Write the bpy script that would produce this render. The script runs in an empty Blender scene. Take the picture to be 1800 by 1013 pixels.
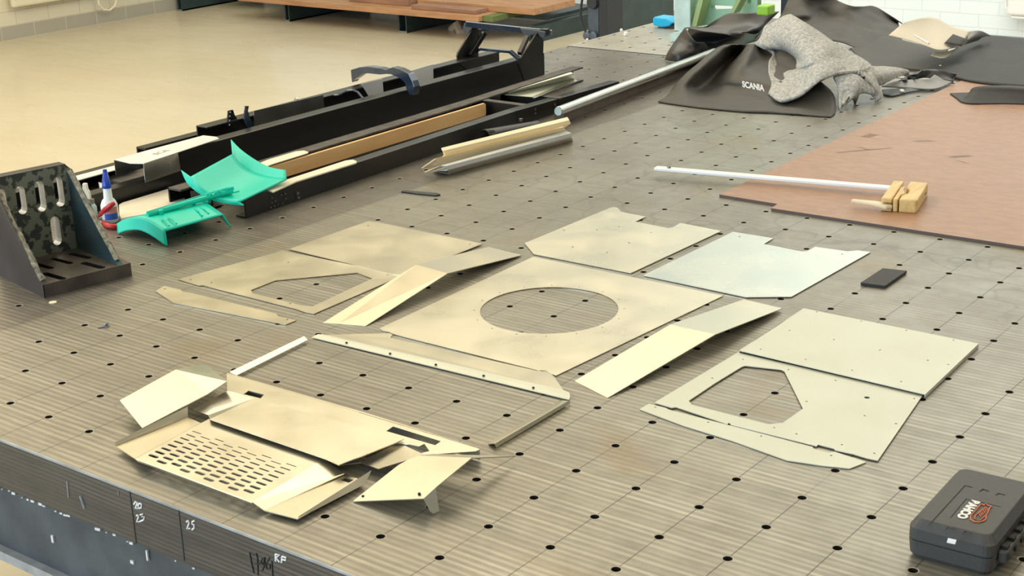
import bpy, bmesh, math, random
from mathutils import Vector, Matrix, geometry
random.seed(7)
SC = bpy.context.scene
COL = SC.collection
U = 0.1                       # all authoring below is in decimetres; one hole pitch of the plate = 1 dm

# ------------------------------------------------------------------ camera
R0 = Vector((0.60613032, -0.79473601, -0.03163386))      # image right
R1 = Vector((-0.27521064, -0.17225009, -0.94582716))     # image down
R2 = Vector((0.74623397, 0.58200049, -0.32312581))       # view direction
CW = Vector((-12.7060637, -11.21114809, 9.33250745))
FOC = 2651.597
cam_d = bpy.data.cameras.new('camera'); cam = bpy.data.objects.new('camera', cam_d); COL.objects.link(cam)
cam_d.sensor_width = 36.0; cam_d.lens = FOC / 1800 * 36.0; cam_d.clip_start = 0.05; cam_d.clip_end = 60
cm = Matrix((R0, -R1, -R2)).transposed().to_4x4(); cm.translation = CW * U
cam.matrix_world = cm
SC.camera = cam

# ------------------------------------------------------------------ world, light, exposure
w = bpy.data.worlds.new('world'); SC.world = w; w.use_nodes = True
bg = w.node_tree.nodes['Background']; bg.inputs[0].default_value = (0.80, 0.90, 1.0, 1); bg.inputs[1].default_value = 0.25
SC.view_settings.view_transform = 'Standard'; SC.view_settings.look = 'None'
SC.view_settings.exposure = 0.42; SC.view_settings.gamma = 1.0; SC.view_settings.use_curve_mapping = False

def area(name, loc, aim, sx, sy, power, col):
    d = bpy.data.lights.new(name, 'AREA'); d.shape = 'RECTANGLE'; d.size = sx * U; d.size_y = sy * U
    d.energy = power; d.color = col
    o = bpy.data.objects.new(name, d); COL.objects.link(o)
    o.location = Vector(loc) * U
    o.rotation_euler = (Vector(aim) - Vector(loc)).to_track_quat('-Z', 'Y').to_euler()
    return o
WARM = (1.0, 0.88, 0.66)
area('ceiling_lamp_row', (20, 34, 34), (20, 34, 0), 70, 26, 105, WARM)
area('ceiling_lamp_row', (2, 68, 34), (2, 68, 0), 76, 24, 150, WARM)
area('ceiling_lamp_row', (58, 8, 34), (58, 8, 0), 40, 50, 80, (1.0, 0.95, 0.86))
area('daylight_window_side', (-60, 30, 12), (8, 8, 0), 70, 30, 330, (0.62, 0.80, 1.0))
area('far_wall_fill', (58, 20, 33), (84, 24, -6), 70, 20, 120, (0.80, 0.91, 1.0))  # unseen cool fill light, added to brighten the far wall
area('ceiling_lamp_row', (10, -26, 34), (10, -26, 0), 60, 16, 50, WARM)

# ------------------------------------------------------------------ pixel of the photo -> point of the place
def ray(px, py):
    return (R0 * ((px - 900) / FOC) + R1 * ((py - 506.5) / FOC) + R2).normalized()
def T(px, py, z=0.0):
    d = ray(px, py); return CW + d * ((z - CW.z) / d.z)
def PL(px, py, p0, n):
    d = ray(px, py); n = Vector(n); return CW + d * ((Vector(p0) - CW).dot(n) / d.dot(n))
def PY(px, py, y): return PL(px, py, (0, y, 0), (0, 1, 0))
def PX(px, py, x): return PL(px, py, (x, 0, 0), (1, 0, 0))

# ------------------------------------------------------------------ materials
def nt(name):
    m = bpy.data.materials.new(name); m.use_nodes = True
    t = m.node_tree; return m, t, t.nodes, t.links, t.nodes['Principled BSDF']
def mat(name, col, rough=0.5, metal=0.0, var=0.0, scale=30, bump=0.0, col2=None, spec=0.5, stretch=None, coat=0.0, det=5, sharp=(0.35, 0.65)):
    m, t, N, L, P = nt(name)
    P.inputs['Roughness'].default_value = rough; P.inputs['Metallic'].default_value = metal
    P.inputs['Specular IOR Level'].default_value = spec; P.inputs['Coat Weight'].default_value = coat
    tc = N.new('ShaderNodeTexCoord'); mp = N.new('ShaderNodeMapping'); L.new(tc.outputs['Object'], mp.inputs[0])
    if stretch: mp.inputs['Scale'].default_value = stretch
    nz = N.new('ShaderNodeTexNoise'); nz.inputs['Scale'].default_value = scale; nz.inputs['Detail'].default_value = det
    L.new(mp.outputs[0], nz.inputs[0])
    if col2 is None: col2 = tuple(c * (1 - var) for c in col)
    rp = N.new('ShaderNodeValToRGB'); L.new(nz.outputs[0], rp.inputs[0])
    rp.color_ramp.elements[0].position = sharp[0]; rp.color_ramp.elements[1].position = sharp[1]
    rp.color_ramp.elements[0].color = (*col2, 1); rp.color_ramp.elements[1].color = (*col, 1)
    L.new(rp.outputs[0], P.inputs['Base Color'])
    if bump:
        b = N.new('ShaderNodeBump'); b.inputs['Strength'].default_value = bump; b.inputs['Distance'].default_value = 0.002
        L.new(nz.outputs[0], b.inputs['Height']); L.new(b.outputs[0], P.inputs['Normal'])
    return m

def math_n(N, L, op, a, b=None):
    n = N.new('ShaderNodeMath'); n.operation = op
    for i, v in enumerate((a, b)):
        if v is None: continue
        if isinstance(v, (int, float)): n.inputs[i].default_value = v
        else: L.new(v, n.inputs[i])
    return n.outputs[0]
def mixc(N, L, fac, a, b, mode='MIX'):
    n = N.new('ShaderNodeMix'); n.data_type = 'RGBA'; n.blend_type = mode
    if isinstance(fac, (int, float)): n.inputs[0].default_value = fac
    else: L.new(fac, n.inputs[0])
    for i, v in ((6, a), (7, b)):
        if isinstance(v, tuple): n.inputs[i].default_value = (*v, 1)
        else: L.new(v, n.inputs[i])
    return n.outputs[2]
def noise(N, L, vec, scale, det=4, stretch=None, rough=0.5, dist=0.0):
    if stretch:
        mp = N.new('ShaderNodeMapping'); mp.inputs['Scale'].default_value = stretch; L.new(vec, mp.inputs[0]); vec = mp.outputs[0]
    n = N.new('ShaderNodeTexNoise'); n.inputs['Scale'].default_value = scale; n.inputs['Detail'].default_value = det
    n.inputs['Roughness'].default_value = rough; n.inputs['Distortion'].default_value = dist
    L.new(vec, n.inputs[0]); return n.outputs[0]
def mrange(N, L, v, a, b, c=0.0, d=1.0):
    n = N.new('ShaderNodeMapRange'); L.new(v, n.inputs[0])
    for i, x in enumerate((a, b, c, d)): n.inputs[i + 1].default_value = x
    return n.outputs[0]

def plate_mat(name, c_dark, c_light, ribs=True, side=False, lines=0.75):
    m, t, N, L, P = nt(name)
    g = N.new('ShaderNodeNewGeometry'); pos = g.outputs['Position']
    sx = N.new('ShaderNodeSeparateXYZ'); L.new(pos, sx.inputs[0])
    X = math_n(N, L, 'MULTIPLY', sx.outputs[0], 10.0); Y = math_n(N, L, 'MULTIPLY', sx.outputs[1], 10.0); Z = math_n(N, L, 'MULTIPLY', sx.outputs[2], 10.0)
    big = noise(N, L, pos, 3.0, 5); mid = noise(N, L, pos, 14.0, 6, rough=0.65); fine = noise(N, L, pos, 160, 4, (1, 0.12, 1))
    col = mixc(N, L, mrange(N, L, big, 0.3, 0.7), c_dark, c_light)
    col = mixc(N, L, mrange(N, L, mid, 0.35, 0.75, 0, 0.5), col, tuple(c * 0.72 for c in c_dark))
    col = mixc(N, L, mrange(N, L, fine, 0.3, 0.8, 0, 0.30), col, tuple(min(1, c * 1.35) for c in c_light))
    # machining marks running across the plate, about eight to the hole pitch
    wob = math_n(N, L, 'MULTIPLY', noise(N, L, pos, 5, 3), 0.5)
    base = Z if side else X
    s = math_n(N, L, 'SINE', math_n(N, L, 'MULTIPLY', math_n(N, L, 'ADD', base, math_n(N, L, 'MULTIPLY', wob, 0.12)), 2 * math.pi * (8.0 if not side else 14.0)))
    rib = mrange(N, L, s, -0.3, 1.0)
    near = mrange(N, L, X, 9.0, 13.5, 1.0, 0.10)
    patch = mrange(N, L, noise(N, L, pos, 6, 3, (1, 0.35, 1)), 0.32, 0.6, 0.35, 1.0)
    streak = mrange(N, L, noise(N, L, pos, 75, 3, (0.03, 1.0, 1) if side else (1.0, 0.035, 1), rough=0.6), 0.38, 0.68)
    if side: streak = mrange(N, L, noise(N, L, pos, 75, 3, (1, 0.03, 1)), 0.38, 0.68)
    rib = math_n(N, L, 'MULTIPLY', math_n(N, L, 'ADD', rib, 0.25), streak)
    amt = math_n(N, L, 'MULTIPLY', math_n(N, L, 'MULTIPLY', rib, near), math_n(N, L, 'MULTIPLY', patch, 0.75 if ribs else 0.3))
    col = mixc(N, L, amt, col, tuple(min(1, c * 1.55) for c in c_light))
    s2 = mrange(N, L, s, -0.2, -1.0)
    col = mixc(N, L, math_n(N, L, 'MULTIPLY', math_n(N, L, 'MULTIPLY', s2, near), 0.22), col, tuple(c * 0.6 for c in c_dark))
    # scratch veins further back
    v = N.new('ShaderNodeTexVoronoi'); v.feature = 'DISTANCE_TO_EDGE'; v.inputs['Scale'].default_value = 5.0
    mp = N.new('ShaderNodeMapping'); mp.inputs['Scale'].default_value = (1.0, 0.5, 1); L.new(pos, mp.inputs[0])
    nn = N.new('ShaderNodeTexNoise'); nn.inputs['Scale'].default_value = 6; L.new(pos, nn.inputs[0])
    vm = N.new('ShaderNodeVectorMath'); vm.operation = 'MULTIPLY_ADD'; L.new(nn.outputs['Color'], vm.inputs[0]); vm.inputs[1].default_value = (.3, .3, .3); L.new(mp.outputs[0], vm.inputs[2])
    L.new(vm.outputs[0], v.inputs[0])
    vein = mrange(N, L, v.outputs['Distance'], 0.0, 0.03, 0.35, 0.0)
    far = mrange(N, L, X, 10.0, 14.0, 0.0, 1.0)
    col = mixc(N, L, math_n(N, L, 'MULTIPLY', vein, far), col, tuple(c * 0.5 for c in c_dark))
    # scribed grid lines through the rows of holes
    def gl(c, wdt):
        f = math_n(N, L, 'ABSOLUTE', math_n(N, L, 'SUBTRACT', math_n(N, L, 'FRACT', math_n(N, L, 'ADD', c, 0.5)), 0.5))
        return mrange(N, L, f, wdt * 0.6, wdt, 1.0, 0.0)
    if not side:
        l1 = gl(Y, 0.011)
        br = mrange(N, L, noise(N, L, pos, 9, 3), 0.33, 0.5, 0.15, lines)
        l2 = math_n(N, L, 'MULTIPLY', gl(X, 0.016), math_n(N, L, 'MULTIPLY', far, 0.35))
        ll = math_n(N, L, 'MAXIMUM', math_n(N, L, 'MULTIPLY', l1, br), l2)
        col = mixc(N, L, ll, col, tuple(c * 0.25 for c in c_dark))
    # rusty stains
    st = mrange(N, L, noise(N, L, pos, 4.0, 4, dist=0.6), 0.60, 0.72, 0.0, 0.45)
    col = mixc(N, L, st, col, (c_light[0] * 0.85, c_light[1] * 0.66, c_light[2] * 0.42))
    L.new(col, P.inputs['Base Color'])
    P.inputs['Metallic'].default_value = 0.55
    L.new(mrange(N, L, mid, 0.2, 0.8, 0.27, 0.46), P.inputs['Roughness'])
    b = N.new('ShaderNodeBump'); b.inputs['Strength'].default_value = 0.25; b.inputs['Distance'].default_value = 0.0006
    hh = math_n(N, L, 'ADD', math_n(N, L, 'MULTIPLY', math_n(N, L, 'MULTIPLY', s, near), 0.5), fine)
    L.new(hh, b.inputs['Height']); L.new(b.outputs[0], P.inputs['Normal'])
    return m

def brick_mat(name, c1, c2, mort, bw, bh, axis):
    m, t, N, L, P = nt(name)
    tc = N.new('ShaderNodeNewGeometry'); sx = N.new('ShaderNodeSeparateXYZ'); L.new(tc.outputs['Position'], sx.inputs[0])
    cb = N.new('ShaderNodeCombineXYZ'); L.new(sx.outputs[axis], cb.inputs[0])
    L.new(math_n(N, L, 'ADD', sx.outputs[2], 0.9), cb.inputs[1])
    br = N.new('ShaderNodeTexBrick'); L.new(cb.outputs[0], br.inputs[0]); br.inputs['Scale'].default_value = 1.0
    br.inputs['Brick Width'].default_value = bw; br.inputs['Row Height'].default_value = bh; br.inputs['Mortar Size'].default_value = 0.003
    br.inputs['Color1'].default_value = (*c1, 1); br.inputs['Color2'].default_value = (*c2, 1); br.inputs['Mortar'].default_value = (*mort, 1)
    br.inputs['Mortar Smooth'].default_value = 0.3
    nz = noise(N, L, tc.outputs['Position'], 3, 4)
    L.new(mixc(N, L, mrange(N, L, nz, 0.3, 0.7, 0, 0.12), br.outputs[0], tuple(c * 0.8 for c in c1)), P.inputs['Base Color'])
    P.inputs['Roughness'].default_value = 0.6
    b = N.new('ShaderNodeBump'); b.inputs['Strength'].default_value = 0.4; b.inputs['Distance'].default_value = 0.004; b.invert = True
    L.new(br.outputs['Fac'], b.inputs['Height']); L.new(b.outputs[0], P.inputs['Normal'])
    return m

def floor_mat():
    m, t, N, L, P = nt('epoxy_floor')
    g = N.new('ShaderNodeNewGeometry'); pos = g.outputs['Position']
    n1 = noise(N, L, pos, 1.2, 5, (1, .6, 1)); n2 = noise(N, L, pos, 9, 5, (1, .25, 1), dist=0.4)
    col = mixc(N, L, mrange(N, L, n1, 0.3, 0.7), (0.58, 0.50, 0.345), (0.64, 0.57, 0.42))
    col = mixc(N, L, mrange(N, L, n2, 0.55, 0.75, 0, 0.35), col, (0.52, 0.46, 0.33))
    col = mixc(N, L, mrange(N, L, noise(N, L, pos, 26, 3, (.3, 1, 1)), 0.72, 0.78, 0, 0.5), col, (0.36, 0.33, 0.26))
    L.new(col, P.inputs['Base Color']); L.new(mrange(N, L, n2, 0.2, 0.8, 0.16, 0.30), P.inputs['Roughness'])
    return m

def alu(name, col, rough, smudge=0.25, metal=0.85):
    m, t, N, L, P = nt(name)
    tc = N.new('ShaderNodeTexCoord'); pos = tc.outputs['Object']
    n1 = noise(N, L, pos, 9, 5, dist=0.5); n2 = noise(N, L, pos, 45, 4)
    c = mixc(N, L, mrange(N, L, n1, 0.42, 0.7, 0, smudge), col, tuple(min(1, x * 1.12) for x in col))
    c = mixc(N, L, mrange(N, L, n2, 0.60, 0.75, 0, smudge * 0.8), c, tuple(x * 0.82 for x in col))
    L.new(c, P.inputs['Base Color']); P.inputs['Metallic'].default_value = metal
    L.new(mrange(N, L, n1, 0.3, 0.7, rough - 0.05, rough + 0.08), P.inputs['Roughness'])
    return m

M = {}
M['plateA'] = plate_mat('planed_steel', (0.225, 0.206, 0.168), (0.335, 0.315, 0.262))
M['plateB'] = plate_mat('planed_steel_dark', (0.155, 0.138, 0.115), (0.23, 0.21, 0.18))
M['plateC'] = plate_mat('planed_steel_pale', (0.40, 0.37, 0.30), (0.52, 0.49, 0.42), ribs=False)
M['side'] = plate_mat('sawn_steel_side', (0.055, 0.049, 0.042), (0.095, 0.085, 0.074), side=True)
M['rim'] = mat('bright_chamfer', (0.44, 0.40, 0.33), 0.5, 0.2, 0.2)
M['bore'] = mat('dark_bore', (0.025, 0.022, 0.018), 0.7, 0.2, 0.3)
M['casting'] = mat('blue_grey_casting', (0.070, 0.082, 0.090), 0.55, 0.1, 0.0, 14, 0.5, (0.038, 0.045, 0.050), det=8)
M['ledge'] = mat('worn_casting_lip', (0.40, 0.43, 0.46), 0.35, 0.4, 0.35, 20)
M['chips'] = mat('flaked_filler', (0.75, 0.75, 0.72), 0.7, 0, 0.2)
M['alu'] = alu('aluminium_sheet_warm', (0.74, 0.695, 0.56), 0.30, metal=0.95)
M['aluL'] = alu('aluminium_sheet_left', (0.68, 0.625, 0.485), 0.32, metal=0.95)
M['aluM'] = alu('aluminium_sheet_matt', (0.62, 0.63, 0.53), 0.45, 0.08, 0.5)
M['aluG'] = alu('aluminium_sheet_gloss', (0.70, 0.72, 0.64), 0.24, 0.08, 0.95)
M['silver'] = alu('bright_aluminium', (0.62, 0.61, 0.56), 0.22, 0.35, 0.95)
M['white_metal'] = alu('brushed_pale_aluminium', (0.84, 0.84, 0.83), 0.40, 0.08, 0.35)
M['black'] = mat('black_satin_paint', (0.006, 0.006, 0.0065), 0.36, 0.0, 0.3, 40, 0.0, coat=0.15)
M['blackgloss'] = mat('black_gloss_blue_reflection', (0.035, 0.055, 0.09), 0.14, 0.3, 0.2, 30, spec=0.8, coat=0.6)  # black gloss with the blue window reflection put into its base colour
M['dusty'] = mat('dusty_black_paint', (0.10, 0.085, 0.070), 0.6, 0.0, 0, 30, 0, (0.045, 0.04, 0.036))
M['teal'] = mat('turquoise_plastic', (0.0, 0.66, 0.50), 0.35, 0, 0.06, 12, spec=0.5)
M['teal_in'] = mat('turquoise_plastic_underside', (0.0, 0.42, 0.30), 0.4, 0, 0.05, 12)
M['copper'] = mat('reddish_fibreboard', (0.42, 0.235, 0.140), 0.36, 0.05, 0, 60, 0.02, (0.355, 0.20, 0.12), det=9, stretch=(1, 0.5, 1), spec=0.35)
M['board_edge'] = mat('fibreboard_edge', (0.12, 0.09, 0.08), 0.7)
M['stain'] = mat('board_scuff', (0.24, 0.15, 0.105), 0.6, 0, 0.2)
M['pine'] = mat('pine_clamp', (0.80, 0.60, 0.27), 0.45, 0, 0, 30, 0.02, (0.66, 0.43, 0.16), stretch=(0.25, 2, 2))
M['palewood'] = mat('pale_hornbeam', (0.84, 0.72, 0.50), 0.5, 0, 0.12, 20)
M['beech'] = mat('orange_board', (0.86, 0.56, 0.27), 0.4, 0, 0, 12, 0.0, (0.72, 0.42, 0.17), stretch=(0.3, 3, 3), det=8)
M['cream'] = mat('cream_stick', (0.84, 0.76, 0.60), 0.5, 0, 0.06)
M['white'] = mat('white_plastic', (0.85, 0.85, 0.82), 0.4, 0, 0.03)
M['paper'] = mat('white_paper', (0.66, 0.60, 0.48), 0.75, 0, 0.06, 6)
M['bluecap'] = mat('blue_plastic', (0.01, 0.06, 0.42), 0.35)
M['red'] = mat('red_grip', (0.55, 0.015, 0.02), 0.35, 0, 0.1)
M['steel'] = mat('tool_steel', (0.30, 0.29, 0.27), 0.35, 0.8, 0.3)
M['brand_blue'] = mat('label_blue', (0.03, 0.09, 0.40), 0.5)
M['brand_red'] = mat('label_pink', (0.65, 0.22, 0.20), 0.5)
M['greenpaint'] = mat('flaking_green_paint', (0.155, 0.175, 0.135), 0.5, 0.1, 0, 55, 0.6, (0.035, 0.042, 0.038), det=10, sharp=(0.46, 0.50))
M['bluepaint'] = mat('old_blue_green_paint', (0.045, 0.095, 0.110), 0.45, 0.1, 0, 22, 0.3, (0.028, 0.050, 0.055), det=8)
M['cast'] = mat('bare_cast_iron', (0.115, 0.098, 0.082), 0.5, 0.3, 0, 16, 0.4, (0.055, 0.047, 0.040), det=8)
M['castside'] = mat('machined_iron_side', (0.085, 0.080, 0.085), 0.40, 0.5, 0, 8, 0.1, (0.05, 0.045, 0.05), det=6)
M['edgepaint'] = mat('chipped_edge', (0.38, 0.37, 0.28), 0.6, 0, 0, 90, 0.8, (0.11, 0.10, 0.08), det=5)
M['slot'] = mat('milled_slot', (0.62, 0.65, 0.70), 0.35, 0.5, 0.25)
M['box'] = mat('charcoal_box_plastic', (0.062, 0.060, 0.057), 0.50, 0, 0.1, 150, 0.05)
M['boxdark'] = mat('black_box_recess', (0.01, 0.01, 0.01), 0.7)
M['lettering'] = mat('white_print', (0.85, 0.83, 0.80), 0.5)
M['orange'] = mat('orange_print', (0.62, 0.16, 0.06), 0.5)
M['chalk'] = mat('white_marker', (0.85, 0.86, 0.86), 0.6, 0, 0.05)
M['ink'] = mat('black_marker', (0.02, 0.02, 0.02), 0.6)
M['tarp'] = mat('black_tarpaulin', (0.062, 0.057, 0.047), 0.56, 0, 0.15, 8, 0.15, spec=0.5)
M['tarp2'] = mat('black_vinyl', (0.030, 0.030, 0.031), 0.36, 0, 0.15, 8, 0.1, spec=0.6)
M['rubber'] = mat('black_sheet_rubber', (0.028, 0.028, 0.027), 0.6, 0, 0.15, 60)
M['greyfilm'] = mat('grey_vinyl_back', (0.28, 0.28, 0.27), 0.45, 0, 0.1)
M['felt'] = mat('grey_felt', (0.56, 0.56, 0.53), 0.95, 0, 0, 130, 0.5, (0.27, 0.27, 0.26), det=8, spec=0.1, sharp=(0.30, 0.70))
M['wallfar'] = brick_mat('painted_brick_far', (0.80, 0.86, 0.88), (0.78, 0.85, 0.87), (0.68, 0.74, 0.76), 0.26, 0.085, 1)
M['wallleft'] = brick_mat('painted_brick_left', (0.70, 0.63, 0.46), (0.68, 0.61, 0.45), (0.50, 0.44, 0.32), 0.30, 0.107, 0)
M['skirtL'] = brick_mat('grey_plinth_left', (0.40, 0.36, 0.28), (0.38, 0.345, 0.27), (0.62, 0.56, 0.42), 0.30, 0.107, 0)
M['skirtF'] = brick_mat('grey_plinth_far', (0.36, 0.35, 0.32), (0.35, 0.34, 0.31), (0.28, 0.27, 0.25), 0.26, 0.13, 1)
M['floor'] = floor_mat()
M['ceil'] = mat('ceiling_paint', (0.78, 0.73, 0.62), 0.8)
M['rack'] = mat('dark_green_rack_paint', (0.030, 0.055, 0.055), 0.4, 0.1, 0.3, 12)
M['rackend'] = mat('cut_channel_edge', (0.32, 0.36, 0.34), 0.4, 0.5, 0.2)
M['plank'] = mat('rough_orange_plank', (0.50, 0.27, 0.13), 0.6, 0, 0, 4, 0.1, (0.38, 0.19, 0.09), stretch=(6, 1, 6), det=8)
M['plank2'] = mat('brown_plank', (0.36, 0.19, 0.11), 0.6, 0, 0, 4, 0.1, (0.25, 0.13, 0.08), stretch=(6, 1, 6), det=8)
M['plank_green'] = mat('green_painted_end', (0.13, 0.17, 0.05), 0.6)
M['post'] = mat('slate_blue_post', (0.075, 0.100, 0.135), 0.4, 0.2, 0.2)
M['darkpost'] = mat('near_black_post', (0.015, 0.018, 0.025), 0.5)
M['mint'] = mat('mint_machine_paint', (0.34, 0.60, 0.43), 0.45, 0, 0.12, 12)
M['ribgreen'] = mat('yellow_green_machine_paint', (0.34, 0.46, 0.20), 0.45, 0, 0.12, 12)
M['mintgrey'] = mat('pale_scraped_iron', (0.55, 0.72, 0.70), 0.4, 0.2, 0.2, 20)
M['lime'] = mat('lime_plastic', (0.30, 0.60, 0.04), 0.4)
M['cyan'] = mat('cyan_plastic', (0.0, 0.42, 0.75), 0.3)
M['radiator'] = mat('cream_radiator', (0.74, 0.66, 0.48), 0.45)
M['radiatorw'] = mat('white_radiator', (0.80, 0.80, 0.78), 0.4)
M['barebar'] = mat('brown_steel_bar', (0.16, 0.13, 0.10), 0.35, 0.4, 0.25, 20)
M['profile_cream'] = mat('cream_coated_profile', (0.95, 0.80, 0.52), 0.45, 0.1, 0.08, stretch=(.2, 1, 1))
M['profile_grey'] = mat('grey_coated_profile', (0.58, 0.59, 0.57), 0.45, 0.1, 0.08)
M['profile_tan'] = mat('tan_coated_profile', (0.62, 0.53, 0.40), 0.45, 0.1, 0.08)

# ------------------------------------------------------------------ object helpers
def link(name, verts, faces, m, parent=None, base=None, smooth=False, solid=None, bevel=None, offs=-1.0, mats=None, midx=None, sub=0):
    """verts in dm, world; object origin at base"""
    if parent is not None: base = Vector(parent['_b'])
    if base is None:
        zs = min(v[2] for v in verts); base = Vector((sum(v[0] for v in verts) / len(verts), sum(v[1] for v in verts) / len(verts), zs))
    base = Vector(base)
    me = bpy.data.meshes.new(name)
    me.from_pydata([(Vector(v) - base) * U for v in verts], [], faces); me.update()
    for mm in ([m] if not mats else mats): me.materials.append(mm)
    if midx:
        for p, i in zip(me.polygons, midx): p.material_index = i
    if smooth:
        for p in me.polygons: p.use_smooth = True
    o = bpy.data.objects.new(name, me); COL.objects.link(o)
    if parent is not None: o.parent = parent
    else: o.location = base * U
    if parent is None or parent.get('_top'): o['_b'] = list(base)
    o['_b'] = list(base)
    if solid:
        s = o.modifiers.new('thickness', 'SOLIDIFY'); s.thickness = solid * U; s.offset = offs; s.use_even_offset = True
    if bevel:
        b = o.modifiers.new('bevel', 'BEVEL'); b.width = bevel * U; b.segments = 2; b.limit_method = 'ANGLE'; b.angle_limit = math.radians(40)
    if sub:
        b = o.modifiers.new('sub', 'SUBSURF'); b.levels = sub; b.render_levels = sub
    return o
def top(name, base, label, cat, group=None):
    o = bpy.data.objects.new(name, None); COL.objects.link(o); o.location = Vector(base) * U
    o.empty_display_size = 0.05; o['_b'] = list(base); o['label'] = label; o['category'] = cat
    if group: o['group'] = group
    return o
def tag(o, label=None, cat=None, group=None, kind=None):
    if label: o['label'] = label
    if cat: o['category'] = cat
    if group: o['group'] = group
    if kind: o['kind'] = kind
    return o

class MB:
    def __init__(s): s.v = []; s.f = []; s.mi = []
    def add(s, vs, fs, mi=0):
        n = len(s.v); s.v += [tuple(v) for v in vs]; s.f += [tuple(n + i for i in f) for f in fs]; s.mi += [mi] * len(fs); return s
    def box(s, c, sz, rz=0.0, mi=0, axes=None):
        c = Vector(c); h = Vector(sz) / 2
        if axes is None:
            ax = Vector((math.cos(rz), math.sin(rz), 0)); ay = Vector((-math.sin(rz), math.cos(rz), 0)); az = Vector((0, 0, 1))
        else: ax, ay, az = [Vector(a).normalized() for a in axes]
        vs = [c + ax * (h.x * i) + ay * (h.y * j) + az * (h.z * k) for i in (-1, 1) for j in (-1, 1) for k in (-1, 1)]
        return s.add(vs, [(0, 1, 3, 2), (4, 6, 7, 5), (0, 4, 5, 1), (2, 3, 7, 6), (0, 2, 6, 4), (1, 5, 7, 3)], mi)
    def lbox(s, x0, x1, y0, y1, z0, z1, mi=0): return s.box(((x0 + x1) / 2, (y0 + y1) / 2, (z0 + z1) / 2), (x1 - x0, y1 - y0, z1 - z0), mi=mi)
    def prism(s, pts, vec, mi=0):
        """closed polygon (3d pts) extruded by vec"""
        n = len(pts); a = [Vector(p) for p in pts]; vec = Vector(vec); b = [p + vec for p in a]
        nrm = Vector((0, 0, 0))
        for i in range(n): nrm += a[i].cross(a[(i + 1) % n])
        if nrm.dot(vec) > 0: a, b = b, a
        fs = [tuple(range(n)), tuple(range(2 * n - 1, n - 1, -1))] + [((i + 1) % n, i, n + i, n + (i + 1) % n) for i in range(n)]
        return s.add(a + b, fs, mi)
    def tube(s, path, r, seg=10, mi=0, cap=True):
        path = [Vector(p) for p in path]; n = len(path); rs = r if isinstance(r, (list, tuple)) else [r] * n
        d0 = (path[1] - path[0]).normalized(); ref = Vector((0, 0, 1)) if abs(d0.z) < 0.9 else Vector((1, 0, 0))
        u = d0.cross(ref).normalized(); vs = []
        for i, p in enumerate(path):
            d = (path[min(i + 1, n - 1)] - path[max(i - 1, 0)]).normalized()
            u = (u - d * u.dot(d)).normalized(); v = d.cross(u)
            for k in range(seg):
                a = 2 * math.pi * k / seg; vs.append(p + u * (math.cos(a) * rs[i]) + v * (math.sin(a) * rs[i]))
        fs = [(i * seg + k, i * seg + (k + 1) % seg, (i + 1) * seg + (k + 1) % seg, (i + 1) * seg + k) for i in range(n - 1) for k in range(seg)]
        if cap: fs += [tuple(range(seg - 1, -1, -1)), tuple((n - 1) * seg + k for k in range(seg))]
        return s.add(vs, fs, mi)
    def lathe(s, c, prof, axis=(0, 0, 1), seg=20, mi=0, sx=1.0):
        ax = Vector(axis).normalized(); ref = Vector((1, 0, 0)) if abs(ax.x) < 0.9 else Vector((0, 1, 0))
        u = (ref - ax * ref.dot(ax)).normalized(); v = ax.cross(u); c = Vector(c); vs = []
        for (r, h) in prof:
            for k in range(seg):
                a = 2 * math.pi * k / seg; vs.append(c + ax * h + u * (math.cos(a) * r) + v * (math.sin(a) * r * sx))
        n = len(prof)
        fs = [(i * seg + k, i * seg + (k + 1) % seg, (i + 1) * seg + (k + 1) % seg, (i + 1) * seg + k) for i in range(n - 1) for k in range(seg)]
        fs += [tuple(range(seg - 1, -1, -1)), tuple((n - 1) * seg + k for k in range(seg))]
        return s.add(vs, fs, mi)
    def out(s, name, m, parent=None, **k):
        if isinstance(m, (list, tuple)): return link(name, s.v, s.f, None, parent, mats=list(m), midx=s.mi, **k)
        return link(name, s.v, s.f, m, parent, **k)

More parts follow.
